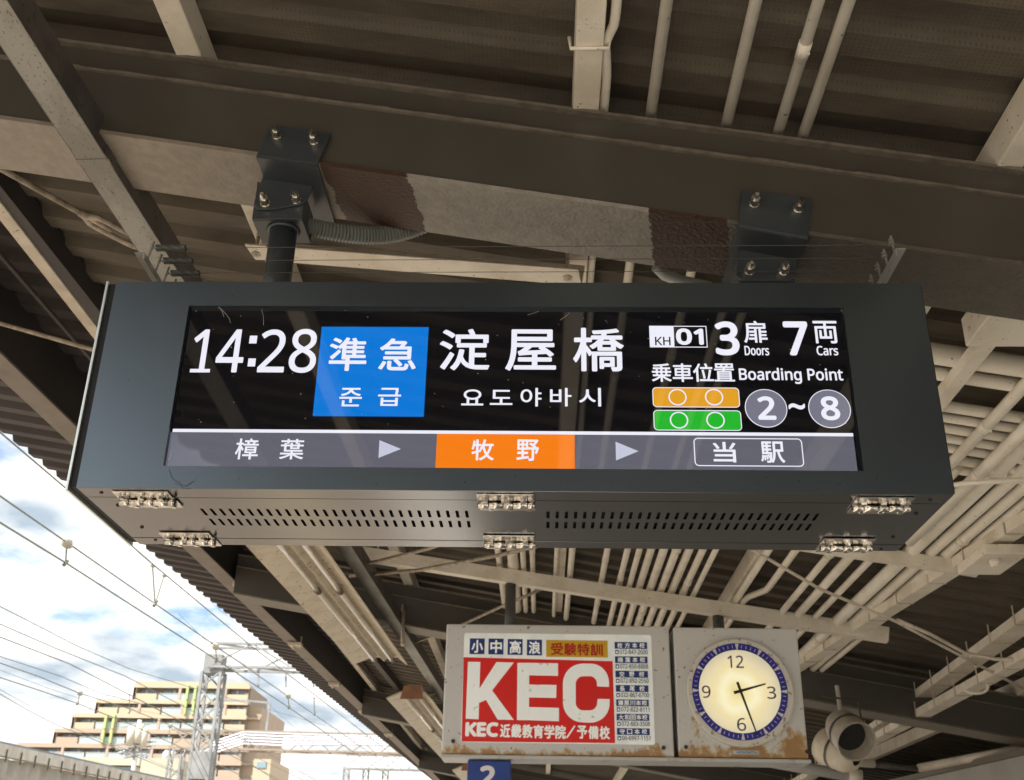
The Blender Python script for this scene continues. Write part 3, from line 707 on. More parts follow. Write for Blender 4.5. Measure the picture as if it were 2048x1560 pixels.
for k, c in enumerate(HG):
    yy = yA if k < 3 else yB
    if h0 is None: h0 = hinge(c.x, yy, True)
    else:
        h_ = h0.copy(); COL.objects.link(h_); h_.location = (c.x-BX, yy-BYf, -.0012)
        for ch in h0.children:
            d_ = ch.copy(); COL.objects.link(d_); d_.parent = h_
# left side cover plate, pale lit edge, and black gap
MB().box(BX-.024, BX-.0175, BYf-.001, by1+.006, BZ-.006, bz1+.001).build('side_plate', palesteel, board, bevel=.0012)
MB().box(BX-.0172, BX-.0003, BYf+.006, by1-.004, BZ+.003, bz1-.004).build('side_gasket', blackm, board)
MB().box(bx1+.0003, bx1+.0035, BYf+.004, by1+.004, BZ+.004, bz1-.001).build('side_plate', brack, board)
# screen
YS = BYf+.0125
scr = MB().box(ox0-.02, ox1+.02, YS, YS+.02, oz0-.02, oz1+.02).build('screen', l_black, board)
# lay the picture out
band_l, band_r = 322, 1712
def qpx(pts, mt, name, eps=.0004):
    return MB().quad(*[(p.x, YS-eps, p.z) for p in [PY(a, b, YS) for a, b in pts]]).build(name, mt, scr)
XL, XR = ox0+.0005, PY(1710, 900, YS).x
zt_ = (PY(1024,861,YS).z + PY(1024,863,YS).z)/2; zbm = PY(1024,868.5,YS).z
MB().quad((XL+.004,YS-.0004,zbm),(XR,YS-.0004,zbm),(XR,YS-.0004,zt_),(XL+.004,YS-.0004,zt_)).build('white_line', l_white, scr)
MB().quad((XL,YS-.0002,oz0-.01),(XR,YS-.0002,oz0-.01),(XR,YS-.0002,zbm-.0001),(XL,YS-.0002,zbm-.0001)).build('route_band', l_grey, scr)
xo0, xo1 = PY(872.5,903,YS).x, PY(1149.5,903,YS).x
MB().quad((xo0,YS-.0004,oz0-.01),(xo1,YS-.0004,oz0-.01),(xo1,YS-.0004,zbm-.0002),(xo0,YS-.0004,zbm-.0002)).build('orange_field', l_orange, scr)
rect(634.5,654,852.5,833, YS, l_blue, scr, 'blue_field')
T = lambda s, box, mt=l_white, b=.0012, lat=False, nm='lettering': text(s, box, YS, mt, scr, nm, b, lat)
T('1', (385,659,414,745), b=.0013, lat=True, nm='time_digit'); rect(380,738,420,745, YS, l_white, scr, 'time_digit', eps=.0007)
T('4', (434,659,489,745), b=.0013, lat=True, nm='time_digit')
rect(499,671.5,514,687, YS, l_white, scr, 'time_colon'); rect(496,717,511,733, YS, l_white, scr, 'time_colon')
T('2', (519,659,572,745), b=.0013, lat=True, nm='time_digit'); T('8', (580,658,634,746), b=.0013, lat=True, nm='time_digit')
for ch, bxx, b in (('準',(658,675,734,742),.0017),('急',(758,677,833,741),.0017),('준',(679,776,724,813),.0007),('급',(756,776,802,812),.0007),
    ('淀',(879,658,980,741),.0023),('屋',(1011,659,1112,742),.0023),('橋',(1146,656,1248,743),.0023),
    ('요',(923,779,967,811),.0007),('도',(980,780,1025,810),.0007),('야',(1041,776,1083,813),.0007),('바',(1100,776,1143,813),.0007),('시',(1158,776,1202,813),.0007),
    ('樟',(471,877,517,919),.0007),('葉',(560,878,608,919),.0007),('牧',(943,879,988,921),.0011),('野',(1033,879,1078,922),.0011),
    ('当',(1426,884,1472,925),.0011),('駅',(1521,883,1569,926),.0011),('扉',(1487,642,1534,686),.0010),('両',(1627,642,1675,687),.0011),
    ('乗',(1303,727,1343,764),.0009),('車',(1345,727,1385,764),.0009),('位',(1386,727,1427,764),.0009),('置',(1428,727,1469,763),.0009)):
    T(ch, bxx, b=b*.78)
for pts in (((759,880.5),(802,898),(757,916)), ((1231,883.5),(1277,902.5),(1232,921))): qpx(pts[::-1], l_tri, 'arrow')
frame(1388,876.5,1606,933, YS, l_white, scr, 'box_outline', .0023, .010)
frame(1299,652,1414,695, YS, l_white, scr, 'box_outline', .0020, .0008); rect(1300,653,1348,694, YS, l_white, scr, 'code_field', eps=.0005)
text('KH', (1310,674,1341,691), YS, l_black, scr, 'lettering', .0004, True, eps=.0009)
T('01', (1352,657,1407,690), b=.0026, lat=True); T('3', (1430,643,1478,711), b=.0034, lat=True); T('7', (1568,643,1617,711), b=.0034, lat=True)
T('Doors', (1489,692,1538,711), b=.0006, lat=True); T('Cars', (1633,692,1676,711), b=.0006, lat=True); T('Boarding Point', (1478,736,1686,768), b=.0008, lat=True)
for (y0, y1, mt, x0, x1) in ((775,815,l_amber,1305,1479), (820.5,861.5,l_green,1307,1483)):
    rect(x0+1,y0+1,x1-1,y1-1, YS, mt, scr, 'car_plate', rad=.0085); frame(x0,y0,x1,y1, YS, l_white, scr, 'box_outline', .0019, .0095)
for (cx, cy2) in ((1355,794.5),(1428,794.5),(1358,840.5),(1431,840.5)): disc(cx, cy2, .0205, YS, l_white, scr, 'door_ring', eps=.0007, inner=.0175)
for (cx, cy2) in ((1532,816.5),(1659,817.5)):
    disc(cx, cy2, .0470, YS, l_white, scr, 'number_rim', eps=.0003); disc(cx, cy2, .0452, YS, l_cgrey, scr, 'number_disc', eps=.0006)
text('2', (1515,793,1551,840), YS, l_white, scr, 'lettering', .0022, True, eps=.0011); text('8', (1641,793,1679,841), YS, l_white, scr, 'lettering', .0022, True, eps=.0011)
T('~', (1577,807,1610,819), b=.0012, lat=True)

m_ = MB(); random.seed(11)
for a, b in (((433,612),(452,628)),((452,628),(461,646)),((437,612),(448,634)),((523,618),(527,650)),((1055,630),(1078,622)),((1120,640),(1140,625)),((345,900),(330,930)),((1680,616),(1690,640))):
    m_.tube([PY(a[0],a[1],YS-.004), PY((a[0]+b[0])/2+2,(a[1]+b[1])/2,YS-.006), PY(b[0],b[1],YS-.003)], .00035, 5)
for k in range(70):
    p = PY(345+rnd()*1350, 618+rnd()*230, YS-.0016); q = .0004+.0005*rnd(); m_.box(p.x-q, p.x+q*1.4, p.y-.0002, p.y, p.z-q, p.z+q*.8)
m_.build('cobweb_and_dust', mat('pale dust', (.55,.54,.50), .9), scr)['kind'] = 'stuff'
m_ = MB()
for k in range(46):
    px_ = 240+rnd()*1600; py_ = 945+rnd()*24 if k % 2 else 572+rnd()*400
    if 370 < px_ < 1700 and 610 < py_ < 940: continue
    p = PY(px_, py_, BYf-.0003); q = .0005+.0008*rnd()
    if abs(p.z-BZ) < .006 or p.z > bz1-.005 or p.x < BX+.01: continue
    m_.box(p.x-q, p.x+q, BYf-.0006, BYf-.0001, p.z-q, p.z+q*.7)
for a, b, c in (((338,938),(345,958),(362,966)), ((350,966),(372,972),(388,962)), ((360,968),(366,976),(380,978))):
    m_.tube([PY(*a,BYf-.001), PY(*b,BYf-.001), PY(*c,BYf-.001)], .0004, 5)
m_.build('dirt_flecks', mat('dark grime', (.02,.02,.018), .9), board)['kind'] = 'stuff'
# brackets on the beam and the two hanger pipes
def bolt_(c, parent, ln=.044):
    m_ = MB(); y = c.y
    m_.tube([(c.x,y-.0025,c.z),(c.x,y-.0002,c.z)], .0135, 16)
    m_.tube([(c.x,y-.0050,c.z),(c.x,y-.0028,c.z)], .0115, 14)
    m_.tube([(c.x,y-.0155,c.z),(c.x,y-.0053,c.z)], .0125, 6); m_.tube([(c.x,y-.0265,c.z),(c.x,y-.0165,c.z)], .0120, 6)
    m_.tube([(c.x,y-ln,c.z),(c.x,y-.027,c.z)], [.0058,.0072], 10)
    return m_.build('bolt', chrome, parent)
def plate_px(pts, y, th, name, mt, parent, rad=()):
    ps = [PY(a, b, y) for a, b in pts]
    m_ = MB(); n = len(ps); i = 0
    m_.v = [(p.x, y, p.z) for p in ps] + [(p.x, y+th, p.z) for p in ps]
    m_.f = [tuple(range(n)), tuple(range(2*n-1, n-1, -1))] + [(k, k+n, (k+1) % n+n, (k+1) % n) for k in range(n)]
    return m_.build(name, mt, parent, bevel=.0012)
def bracket(up, lo, box_lo, bolts_u, bolts_l, pipe, conc):
    yF = BY-.007
    b = plate_px(up, yF, .006, 'bracket', brack, board)
    UL, UR = PY(*up[-1], yF), PY(*up[-2], yF)
    # plate running under the flange
    lo_l = PY(*lo[0], 0+2.43); lo_r = PY(*lo[1], 2.43)
    y2 = 2.43; dz = Vector((0,0,-.0065))
    MB().hexa([UL+dz, UR+dz, (UR.x,BY+.262,UR.z-.0065), (UL.x,BY+.262,UL.z-.0065)], [UL, UR, (UR.x,BY+.262,UR.z), (UL.x,BY+.262,UL.z)]).build('clamp_plate', brack, b)
    # rear leg clamping the far side of the flange
    MB().hexa([(UL.x,BY+.256,UL.z-.0065),(UR.x,BY+.256,UR.z-.0065),(UR.x,BY+.262,UR.z-.0065),(UL.x,BY+.262,UL.z-.0065)],
              [(UL.x,BY+.256,UL.z+.07),(UR.x,BY+.256,UR.z+.07),(UR.x,BY+.262,UR.z+.07),(UL.x,BY+.262,UL.z+.07)]).build('clamp_leg', brack, b)
    plate_px(lo, y2, .006, 'hanging_plate', brack, b)
    for c in bolts_u: bolt_(PY(*c, yF), b)
    for c in bolts_l: bolt_(PY(*c, y2), b)
    # box section behind the hanging plate
    q = [PY(*c, y2+.0065) for c in box_lo]
    x0, x1 = q[0].x, q[1].x; zt1 = q[0].z; zb1 = q[2].z
    MB().box(x0, x1, y2+.0068, y2+.0125, zb1, zt1).build('hanger_box_front', brack, b, bevel=.0015)
    MB().box(x0, x1, y2+.013, y2+.125, zb1, zb1+.006).build('hanger_box_base', brack, b, bevel=.001)
    MB().box(x1-.006, x1, y2+.013, y2+.125, zb1+.0065, zt1+.02).build('hanger_box_side', brack, b)
    MB().box(x0, x0+.006, y2+.013, y2+.125, zb1+.0065, zt1+.06).build('hanger_box_side', brack, b)
    px_, yp = pipe
    MB().tube([(px_,yp,bz1-.002),(px_,yp,zb1-.001)], .0365, 28).build('hanger_pipe', brack, board, smooth=True)
    MB().tube([(px_,yp,zb1-.010),(px_,yp,zb1-.0012)], [.040,.045], 28).build('weld_collar', brack, b, smooth=True)
    MB().tube([(px_,yp,bz1+.0005),(px_,yp,bz1+.006)], .06, 28).build('pipe_flange', brack, board, smooth=True)
    return x0, x1, zb1
pL = PY(560,520,2.49)
bracket([(540,248),(661,266),(657,278),(635,328),(513,311)], [(528,345),(629,361),(625,375),(613,402),(600,409),(545,419),(515,419),(508,409),(511,396)],
        [(509,398),(609,398),(508,438)], [(554,272),(628,283)], [(531,407),(593,401)], (pL.x, 2.49), None)
pR = PY(1525,570,2.49)
bracket([(1485,379),(1624,396),(1616,476),(1476,451)], [(1478,486),(1594,504),(1590,553),(1580,561),(1482,561),(1472,550)],
        [(1478,560),(1590,560),(1478,585)], [(1508,408),(1596,418)], [(1498,543),(1567,543)], (pR.x, 2.49), None)
# flexible conduit hanging between bracket and beam
fp_ = [PY(600,448,2.52), PY(640,458,2.54), PY(690,467,2.57), PY(740,471,2.60), PY(785,468,2.62), PY(830,456,2.64), PY(880,434,2.66)]
pts = []
for k in range(len(fp_)-1):
    for j in range(15):
        t = j/15; p0 = fp_[max(k-1,0)]; p1 = fp_[k]; p2 = fp_[k+1]; p3 = fp_[min(k+2,len(fp_)-1)]
        pts.append(.5*((2*p1)+(p2-p0)*t+(2*p0-5*p1+4*p2-p3)*t*t+(3*p1-p0-3*p2+p3)*t**3))
rr_ = [.0262 if (i % 2) else .0195 for i in range(len(pts))]
fc = MB().tube(pts, rr_, 16).build('flexible_conduit', greyflex); tag(fc, 'ribbed grey flexible conduit looping right from the left hanger bracket', 'conduit')

# bird wires over the board
bw = thing('bird_wire_rig', 'three taut bird wires on springs above the board top', 'bird wires', (BX, BYf, bz1))
zR = PY(1800,500,2.262); zL = PY(281,508,2.262)
ysW = [2.285, 2.345, 2.405, 2.465]
for c, sg in ((zR, 1), (zL, -1)):
    MB().box(c.x-.012, c.x+.012, 2.255, 2.60, c.z-.002, c.z+.001).build('bar', galv if sg < 0 else mat('bright galvanised bar', (.5,.5,.48), .35, .6), bw)
    MB().box(c.x-sg*.012-.0015, c.x-sg*.012+.0015, 2.255, 2.60, c.z-.02, c.z-.0022).build('bar_web', mat('bright galvanised bar', (.5,.5,.48), .35, .6), bw)
    MB().box(c.x-.010, c.x+.010, 2.50, 2.53, bz1+.0005, c.z-.0025).build('bar_leg', galv, bw)
for k, y in enumerate(ysW):
    m_ = MB()
    m_.tube([(zR.x-.004,y,zR.z-.008),(zR.x-.010,y-.004,zR.z+.052)], .0028, 8); m_.tube([(zR.x-.009,y,zR.z+.030),(zR.x-.0095,y,zR.z+.036)], .0075, 8); m_.tube([(zR.x-.0095,y,zR.z+.040),(zR.x-.0098,y,zR.z+.045)], .0065, 8)
    m_.build('eye_bolt', galv, bw)
    MB().tube([(zL.x+.008,y,zL.z-.008),(zL.x+.020,y-.004,zL.z+.048)], .0032, 8).build('eye_bolt', galv, bw)
    if k < 3:
        z1 = zL.z+.032; xs0 = zL.x+.026; L_ = .074
        sp = []
        nn_ = 150
        for j in range(nn_): t = j/(nn_-1); a = t*2*math.pi*19; sp.append((xs0+L_*t, y+.0078*math.cos(a), z1+.0078*math.sin(a)))
        MB().tube(sp, .0017, 5).build('spring', mat('dark spring steel', (.13,.14,.12), .4, .5), bw)
        MB().tube([(xs0,y,z1),(xs0+L_,y,z1)], .0062, 8).build('spring_core', mat('spring core', (.05,.055,.05), .6), bw)
        MB().tube([(zL.x+.016,y,zL.z+.03),(xs0,y,z1)], .0022, 6).build('hook', galv, bw)
        xr = zR.x-.012; m_ = MB(); m_.tube([(xs0+L_,y,z1),(xs0+L_+.02,y,z1+.001),(xr-.10,y,zR.z+.028),(xr-.03,y,zR.z+.031),(xr,y,zR.z+.036)], .0008, 6)
        m_.tube([(xs0+L_,y,z1),(xs0+L_+.025,y,z1)], .0016, 6)
        m_.build('wire', mat('thin wire', (.11,.10,.08), .4, .4), bw)

# ------------------------------------------------------------------ advertisement box and clock
YK = 6.2
def qz(px_, py_): return PY(px_, py_, YK)
kx0, kx1 = qz(888,1380).x, qz(1343,1384).x; kz1, kz0 = qz(1115,1250).z, qz(1115,1511).z
cx0, cx1 = qz(1352,1384).x, qz(1606,1390).x
def boxmat(name, cxm, lo_, seed):
    M_ = bpy.data.materials.new(name); M_.use_nodes = True; t = M_.node_tree; p = t.nodes['Principled BSDF']
    g = t.nodes.new('ShaderNodeNewGeometry'); s = t.nodes.new('ShaderNodeSeparateXYZ'); t.links.new(g.outputs['Position'], s.inputs[0])
    mp = t.nodes.new('ShaderNodeMapping'); t.links.new(g.outputs['Position'], mp.inputs[0]); mp.inputs['Location'].default_value = (seed,0,0); mp.inputs['Scale'].default_value = (1,1,.8)
    n = t.nodes.new('ShaderNodeTexNoise'); n.inputs['Scale'].default_value = 6.5; n.inputs['Detail'].default_value = 12; n.inputs['Roughness'].default_value = .72; t.links.new(mp.outputs[0], n.inputs['Vector'])
    zr_ = t.nodes.new('ShaderNodeMapRange'); t.links.new(s.outputs[2], zr_.inputs[0]); zr_.inputs[1].default_value = kz0; zr_.inputs[2].default_value = kz0+lo_; zr_.inputs[3].default_value = .14; zr_.inputs[4].default_value = -.26
    a = t.nodes.new('ShaderNodeMath'); a.operation = 'ADD'; t.links.new(n.outputs['Fac'], a.inputs[0]); t.links.new(zr_.outputs[0], a.inputs[1])
    r = t.nodes.new('ShaderNodeValToRGB'); t.links.new(a.outputs[0], r.inputs[0])
    e = r.color_ramp.elements; e[0].position = .52; e[0].color = (.62,.62,.60,1); e[1].position = .565; e[1].color = (.52,.41,.25,1)
    x = e.new(.60); x.color = (.40,.23,.09,1); x = e.new(.86); x.color = (.30,.15,.06,1)
    n2_ = t.nodes.new('ShaderNodeTexNoise'); n2_.inputs['Scale'].default_value = 38; n2_.inputs['Detail'].default_value = 4; t.links.new(g.outputs['Position'], n2_.inputs['Vector'])
    r3 = t.nodes.new('ShaderNodeValToRGB'); r3.color_ramp.elements[0].position = .66; r3.color_ramp.elements[1].position = .72; t.links.new(n2_.outputs['Fac'], r3.inputs[0])
    mm = t.nodes.new('ShaderNodeMixRGB'); t.links.new(r3.outputs[0], mm.inputs[0]); t.links.new(r.outputs[0], mm.inputs[1]); mm.inputs[2].default_value = (.22,.19,.16,1)
    t.links.new(mm.outputs[0], p.inputs['Base Color']); p.inputs['Roughness'].default_value = .42
    return M_
kbm = boxmat('weathered white sign box', 0, .13, 0); cbm = boxmat('rust stained clock box', 0, .44, 3.7)
ad = thing('advertisement_box', 'weathered white sign box with red and white KEC cram school panel', 'sign', (kx0, YK, kz0))
MB().box(kx0, kx1, YK, YK+.34, kz0, kz1).build('box', kbm, ad, bevel=.008)
MB().box(kx0-.004, cx1+.01, YK-.012, YK+.225, kz0-.022, kz0-.002).build('bottom_rail', mat('pale rail', (.52,.52,.50), .45, col2=(.36,.27,.19), scale=9, lo=.55, hi=.7), ad, bevel=.006)
hp = PY(1016,1200,YK+.1)
tch = (hp.x-c0.x)/(c1.x-c0.x); pch = c0.lerp(c1, tch); hp = Vector((hp.x, pch.y, hp.z))
MB().tube([(hp.x,hp.y,kz1-.002),(hp.x,hp.y,pch.z-.001)], .034, 18).build('hanger_pipe', mat('dark grey hanger pipe', (.09,.095,.095), .4), ad, smooth=True)
pan = MB().quad(*[(x, YK-.003, z) for x, z in rr(qz(925,1375).x, qz(1306,1378).x, qz(1115,1487).z, qz(1115,1268).z, .012)]).build('panel', mat('white acrylic', (.84,.86,.82), .3, col2=(.72,.75,.72), scale=6, spots=(.35,.33,.28), spotscale=30, spotth=.69, emit=(.8,.84,.8), estr=.07), ad)  # faint emission added to brighten the panel; no lamp stands behind it
Yk = YK-.003
kred = mat('red print', (.62,.016,.012), .35, col2=(.54,.018,.014), scale=5, emit=(.6,.012,.01), estr=.07); kblue = mat('navy print', (.015,.04,.20), .4); kyel = mat('yellow print', (.68,.42,.02), .4); kwhite = mat('white print', (.85,.87,.84), .35, spots=(.45,.46,.44), spotscale=26, spotth=.66, emit=(.8,.84,.8), estr=.07)  # red and white prints also get a small added glow
kredt = mat('red lettering', (.50,.02,.01), .4); kblk = mat('dark blue lettering', (.03,.035,.07), .5)
Rk = lambda a, b, c, d, mt, nm, eps=.0012: rect(a, b, c, d, Yk, mt, pan, nm, eps=eps)
Tk = lambda s, bxx, mt, b=.002, lat=False, eps=.0026: text(s, bxx, Yk, mt, pan, 'lettering', b, lat, eps=eps, step=4e-5)
# crop coordinates of the panel, 0.3077 px each
def K(x, y): return (860+x*.3077, 1080+y*.3077)
def KB(x0, y0, x1, y1): a = K(x0, y0); b = K(x1, y1); return (a[0], a[1], b[0], b[1])
qr = [K(206,1310), K(1203,1320), K(1187,788), K(218,762)]
MB().quad(*[(p.x, Yk-.0012, p.z) for p in [PY(a, b, Yk) for a, b in qr]]).build('red_field', kred, pan)
for ch, x0, x1, y0, y1 in (('小',258,355,640,742),('中',380,478,641,744),('高',505,602,644,747),('浪',630,728,648,750)):
    Rk(*KB(x0,y0,x1,y1), kblue, 'blue_square'); Tk(ch, KB(x0+12,y0+10,x1-10,y1-8), kwhite, .0022)
Rk(*KB(755,652,1155,762), kyel, 'yellow_field')
for k, ch in enumerate('受験特訓'): Tk(ch, KB(785+k*86,668+k*2,785+k*86+80,748+k*2), kredt, .0018)
def poly(pts, mt, nm, eps=.003):
    ps = [PY(*K(a, b), Yk) for a, b in pts]; return MB().quad(*[(p.x, Yk-eps, p.z) for p in ps][::-1]).build(nm, mt, pan)
def polys(lst, mt, nm, eps=.003):
    m_ = MB()
    for pts in lst: m_.quad(*[(p.x, Yk-eps, p.z) for p in [PY(*K(a, b), Yk) for a, b in pts]])
    return m_.build(nm, mt, pan)
polys([[(247,792),(327,793),(316,1166),(232,1162)], [(322,965),(432,794),(545,797),(404,978)], [(404,978),(322,965),(318,1060),(364,1040)], [(364,1040),(404,978),(545,1170),(440,1168)]], kwhite, 'large_letter')
polys([[(568,799),(645,799),(643,1172),(565,1171)], [(645,799),(832,802),(832,884),(645,880)], [(645,940),(822,943),(820,1027),(644,1024)], [(644,1086),(838,1092),(838,1179),(643,1172)]], kwhite, 'large_letter')
def arc(cx, cy2, rx, ry, a0, a1, n=10): return [(cx+rx*math.cos(math.radians(a0+(a1-a0)*k/n)), cy2+ry*math.sin(math.radians(a0+(a1-a0)*k/n))) for k in range(n+1)]
co = [(1163,955),(1163,920)] + arc(1043,926,120,122,0,-90) + arc(992,934,128,130,-90,-180) + arc(992,1056,128,130,180,90) + arc(1043,1064,124,124,90,0) + [(1168,1035)]
ci = [(1085,952),(1085,945)] + arc(1040,936,45,50,0,-90) + arc(997,936,50,50,-90,-180) + arc(997,1058,50,50,180,90) + arc(1040,1056,47,52,90,0) + [(1090,1033)]
m_ = MB(); P_ = [[PY(*K(a, b), Yk) for a, b in q] for q in (co, ci)]; i0 = 0; n_ = len(co)
m_.v = [(p.x, Yk-.003, p.z) for p in P_[0]] + [(p.x, Yk-.003, p.z) for p in P_[1]]
m_.f = [(k, k+1, n_+k+1, n_+k) for k in range(n_-1)]; m_.build('large_letter', kwhite, pan)
Tk('KEC', KB(230,1184,445,1280), kwhite, .006, True, .003)
for k, ch in enumerate('近畿教育学院'): Tk(ch, KB(455+k*72,1196+k*1.5,455+k*72+68,1284+k*2), kwhite, .0025, False, .003)
Tk('／', KB(885,1205,945,1290), kwhite, .003, False, .003)
for k, ch in enumerate('予備校'): Tk(ch, KB(955+k*73,1206+k*2,955+k*73+68,1292+k*2.4), kwhite, .0025, False, .003)
names = ['枚方本校','楠葉本校','交野校','長尾校','寝屋川本校','大和田本校','守口本校']
nums = ['072-847-2600','072-850-8888','072-892-2550','072-867-6700','072-822-8111','072-883-3508','06-6997-1151']
for k in range(7):
    yb_ = 686+k*93.3; xo_ = k*2.6
    Rk(*KB(1200+xo_, yb_-22, 1411+xo_*1.1, yb_+22), kblue, 'blue_strip')
    n_ = len(names[k]); w_ = 192/n_
    for j, ch in enumerate(names[k]):
        c = 1210+xo_+w_*(j+.5); hw = min(17, w_*.46); Tk(ch, KB(c-hw, yb_-17, c+hw, yb_+17), kwhite, .0006)
    Tk(nums[k], KB(1232+xo_, yb_+28, 1415+xo_*1.1, yb_+57), kblk, .0004, True)
    Rk(*KB(1204+xo_, yb_+29, 1226+xo_, yb_+56), kblue, 'phone_mark', .0013); Rk(*KB(1209+xo_, yb_+37, 1221+xo_, yb_+51), kwhite, 'phone_mark', .0017)
for px_, py_ in (K(150,1308), K(1518,1350)):
    c = PY(px_, py_, YK); MB().tube([(c.x,YK-.02,c.z),(c.x,YK+.001,c.z)], [.008,.012], 8).build('corner_bolt', chromed, ad)

ck = thing('station_clock', 'rust stained white box with round backlit clock at about 2:28', 'clock', (cx0, YK, kz0))
MB().box(cx0, cx1, YK+.002, YK+.34, kz0+.002, kz1-.004).build('box', cbm, ck, bevel=.008)
hp = PY(1458,1230,YK+.1); tch = (hp.x-c0.x)/(c1.x-c0.x); pch = c0.lerp(c1, tch)
MB().tube([(hp.x,pch.y,kz1-.006),(hp.x,pch.y,pch.z-.001)], .034, 18).build('hanger_pipe', MATS['dark grey hanger pipe'], ck, smooth=True)
CC = PY(1479.5,1385,YK); S1 = (PY(1586,1385,YK).x-PY(1373,1385,YK).x)/2
rimm = mat('speckled cream rim', (.66,.63,.56), .45, spots=(.33,.28,.21), spotscale=45, spotth=.60)
m_ = MB(); m_.tube([(CC.x,YK-.030,CC.z),(CC.x,YK-.026,CC.z),(CC.x,YK+.004,CC.z)], [S1*.975,S1,S1], 72); m_.build('rim', rimm, ck, smooth=False, bevel=.002)
Yc = YK-.0305; C2 = Vector((CC.x-.004, Yc, CC.z+.003))
fm = bpy.data.materials.new('backlit clock face'); fm.use_nodes = True; t = fm.node_tree; p = t.nodes['Principled BSDF']
g = t.nodes.new('ShaderNodeNewGeometry'); vm = t.nodes.new('ShaderNodeVectorMath'); vm.operation = 'DISTANCE'; t.links.new(g.outputs['Position'], vm.inputs[0]); vm.inputs[1].default_value = (C2.x-.005, Yc, C2.z-.01)
nz_ = t.nodes.new('ShaderNodeTexNoise'); nz_.inputs['Scale'].default_value = 9; t.links.new(g.outputs['Position'], nz_.inputs['Vector'])
ad_ = t.nodes.new('ShaderNodeMath'); ad_.operation = 'MULTIPLY_ADD'; t.links.new(nz_.outputs['Fac'], ad_.inputs[0]); ad_.inputs[1].default_value = .07; t.links.new(vm.outputs['Value'], ad_.inputs[2])
mr = t.nodes.new('ShaderNodeMapRange'); t.links.new(ad_.outputs[0], mr.inputs[0]); mr.inputs[1].default_value = .03; mr.inputs[2].default_value = S1*.80+.035
r = t.nodes.new('ShaderNodeValToRGB'); t.links.new(mr.outputs[0], r.inputs[0]); e = r.color_ramp.elements
def gl(a, b, c): return (*[q*EX for q in srgb(a, b, c)], 1)
e[0].position = 0; e[0].color = gl(222,196,112); e[1].position = 1; e[1].color = gl(200,190,160)
for pos, c in ((.26, gl(250,234,170)), (.42, gl(255,247,205)), (.6, gl(242,224,166)), (.8, gl(230,214,170))):
    q = e.new(pos); q.color = c
t.links.new(r.outputs[0], p.inputs['Emission Color']); p.inputs['Emission Strength'].default_value = .82
p.inputs['Base Color'].default_value = (.3,.29,.25,1); p.inputs['Roughness'].default_value = .3
Rf = S1*.765
disc(0,0, Rf, Yc, fm, ck, 'face', eps=.0006, c=C2, n=72)
ringm = mat('blue enamel ring', (.022,.022,.30), .35)
disc(0,0, S1*.895, Yc, ringm, ck, 'minute_ring', eps=.0004, inner=Rf-.0, c=C2, n=72)
m_ = MB()
for k in range(60):
    a = math.radians(90-6*k); d = Vector((math.cos(a),0,math.sin(a))); s_ = Vector((-d.z,0,d.x))
    if k % 5 == 0:
        w0, w1 = S1*.010, S1*.034; r0_, r1_ = S1*.772, S1*.885
    else: w0 = w1 = S1*.005; r0_, r1_ = S1*.80, S1*.858
    q = C2+Vector((0,-.0010,0)); m_.quad(q+d*r0_-s_*w0, q+d*r1_-s_*w1, q+d*r1_+s_*w1, q+d*r0_+s_*w0)
m_.build('minute_marks', mat('white marks', (.72,.70,.66), .4), ck)
numm = mat('grey blue numerals', (.06,.07,.15), .5)
for s_, bxx in (('12',(1455,1311,1487,1336)),('3',(1534,1373,1552,1398)),('9',(1404,1371,1421,1396)),('6',(1474,1436,1492,1462))):
    text(s_, bxx, Yc, numm, ck, 'numeral', .0007, True, eps=.0014, step=4e-5)
def hand(ang, l1, l0, w_, e2):
    a = math.radians(90-ang); d = Vector((math.cos(a),0,math.sin(a))); s_ = Vector((-d.z,0,d.x)); q = C2 + Vector((.002,-e2,-.001)); m_ = MB()
    m_.hexa([q-d*l0-s_*w_, q-d*l0+s_*w_, q+d*l1+s_*w_*.45, q+d*l1-s_*w_*.45], [Vector((v.x,v.y-.002,v.z)) for v in (q-d*l0-s_*w_, q-d*l0+s_*w_, q+d*l1+s_*w_*.45, q+d*l1-s_*w_*.45)])
    return m_
hb = mat('black hand', (.008,.008,.008), .4)
hand(74, S1*.50, S1*.13, .0085, .006).build('hour_hand', hb, ck); hand(162.5, S1*.84, S1*.17, .0075, .010).build('minute_hand', hb, ck)
MB().tube([C2+Vector((.002,-.016,-.001)), C2+Vector((.002,-.004,-.001))], .011, 12).build('hub', hb, ck)
lt = mat('small blue maker lettering', (.05,.16,.30), .5)
rect(1466,1501,1518,1509, YK, mat('pale maker plate', (.50,.58,.60), .5), ck, 'maker_plate', eps=.0004)
text('HOSHIMITSU', (1474,1502.5,1516,1507.5), YK, lt, ck, 'lettering', .0005, True, eps=.0012, step=4e-5)
for px_, py_ in ((1372,1494),(1615,1503)):
    c = PY(px_, py_, YK); MB().tube([(c.x,YK-.02,c.z),(c.x,YK+.003,c.z)], [.008,.012], 8).build('corner_bolt', chromed, ck)

# platform number sign below the advertisement
nx0, nx1 = qz(934,1540).x, qz(1021,1540).x; nz1 = qz(977,1519).z-.003
ns = MB().box(nx0, nx1, YK+.02, YK+.16, nz1-.42, nz1).build('platform_number_sign', mat('blue enamel sign', (.012,.045,.24), .4, col2=(.016,.055,.28), scale=10), bevel=.005)
tag(ns, 'blue hanging sign with white numeral 2 below the red advertisement', 'sign')
a = qz(958,1531); b = qz(992,1600)
text('2', (959,1531,991,1575), YK+.02, mat('white numeral', (.75,.75,.74), .4), ns, 'numeral', .007, True, eps=.0012, step=4e-5)

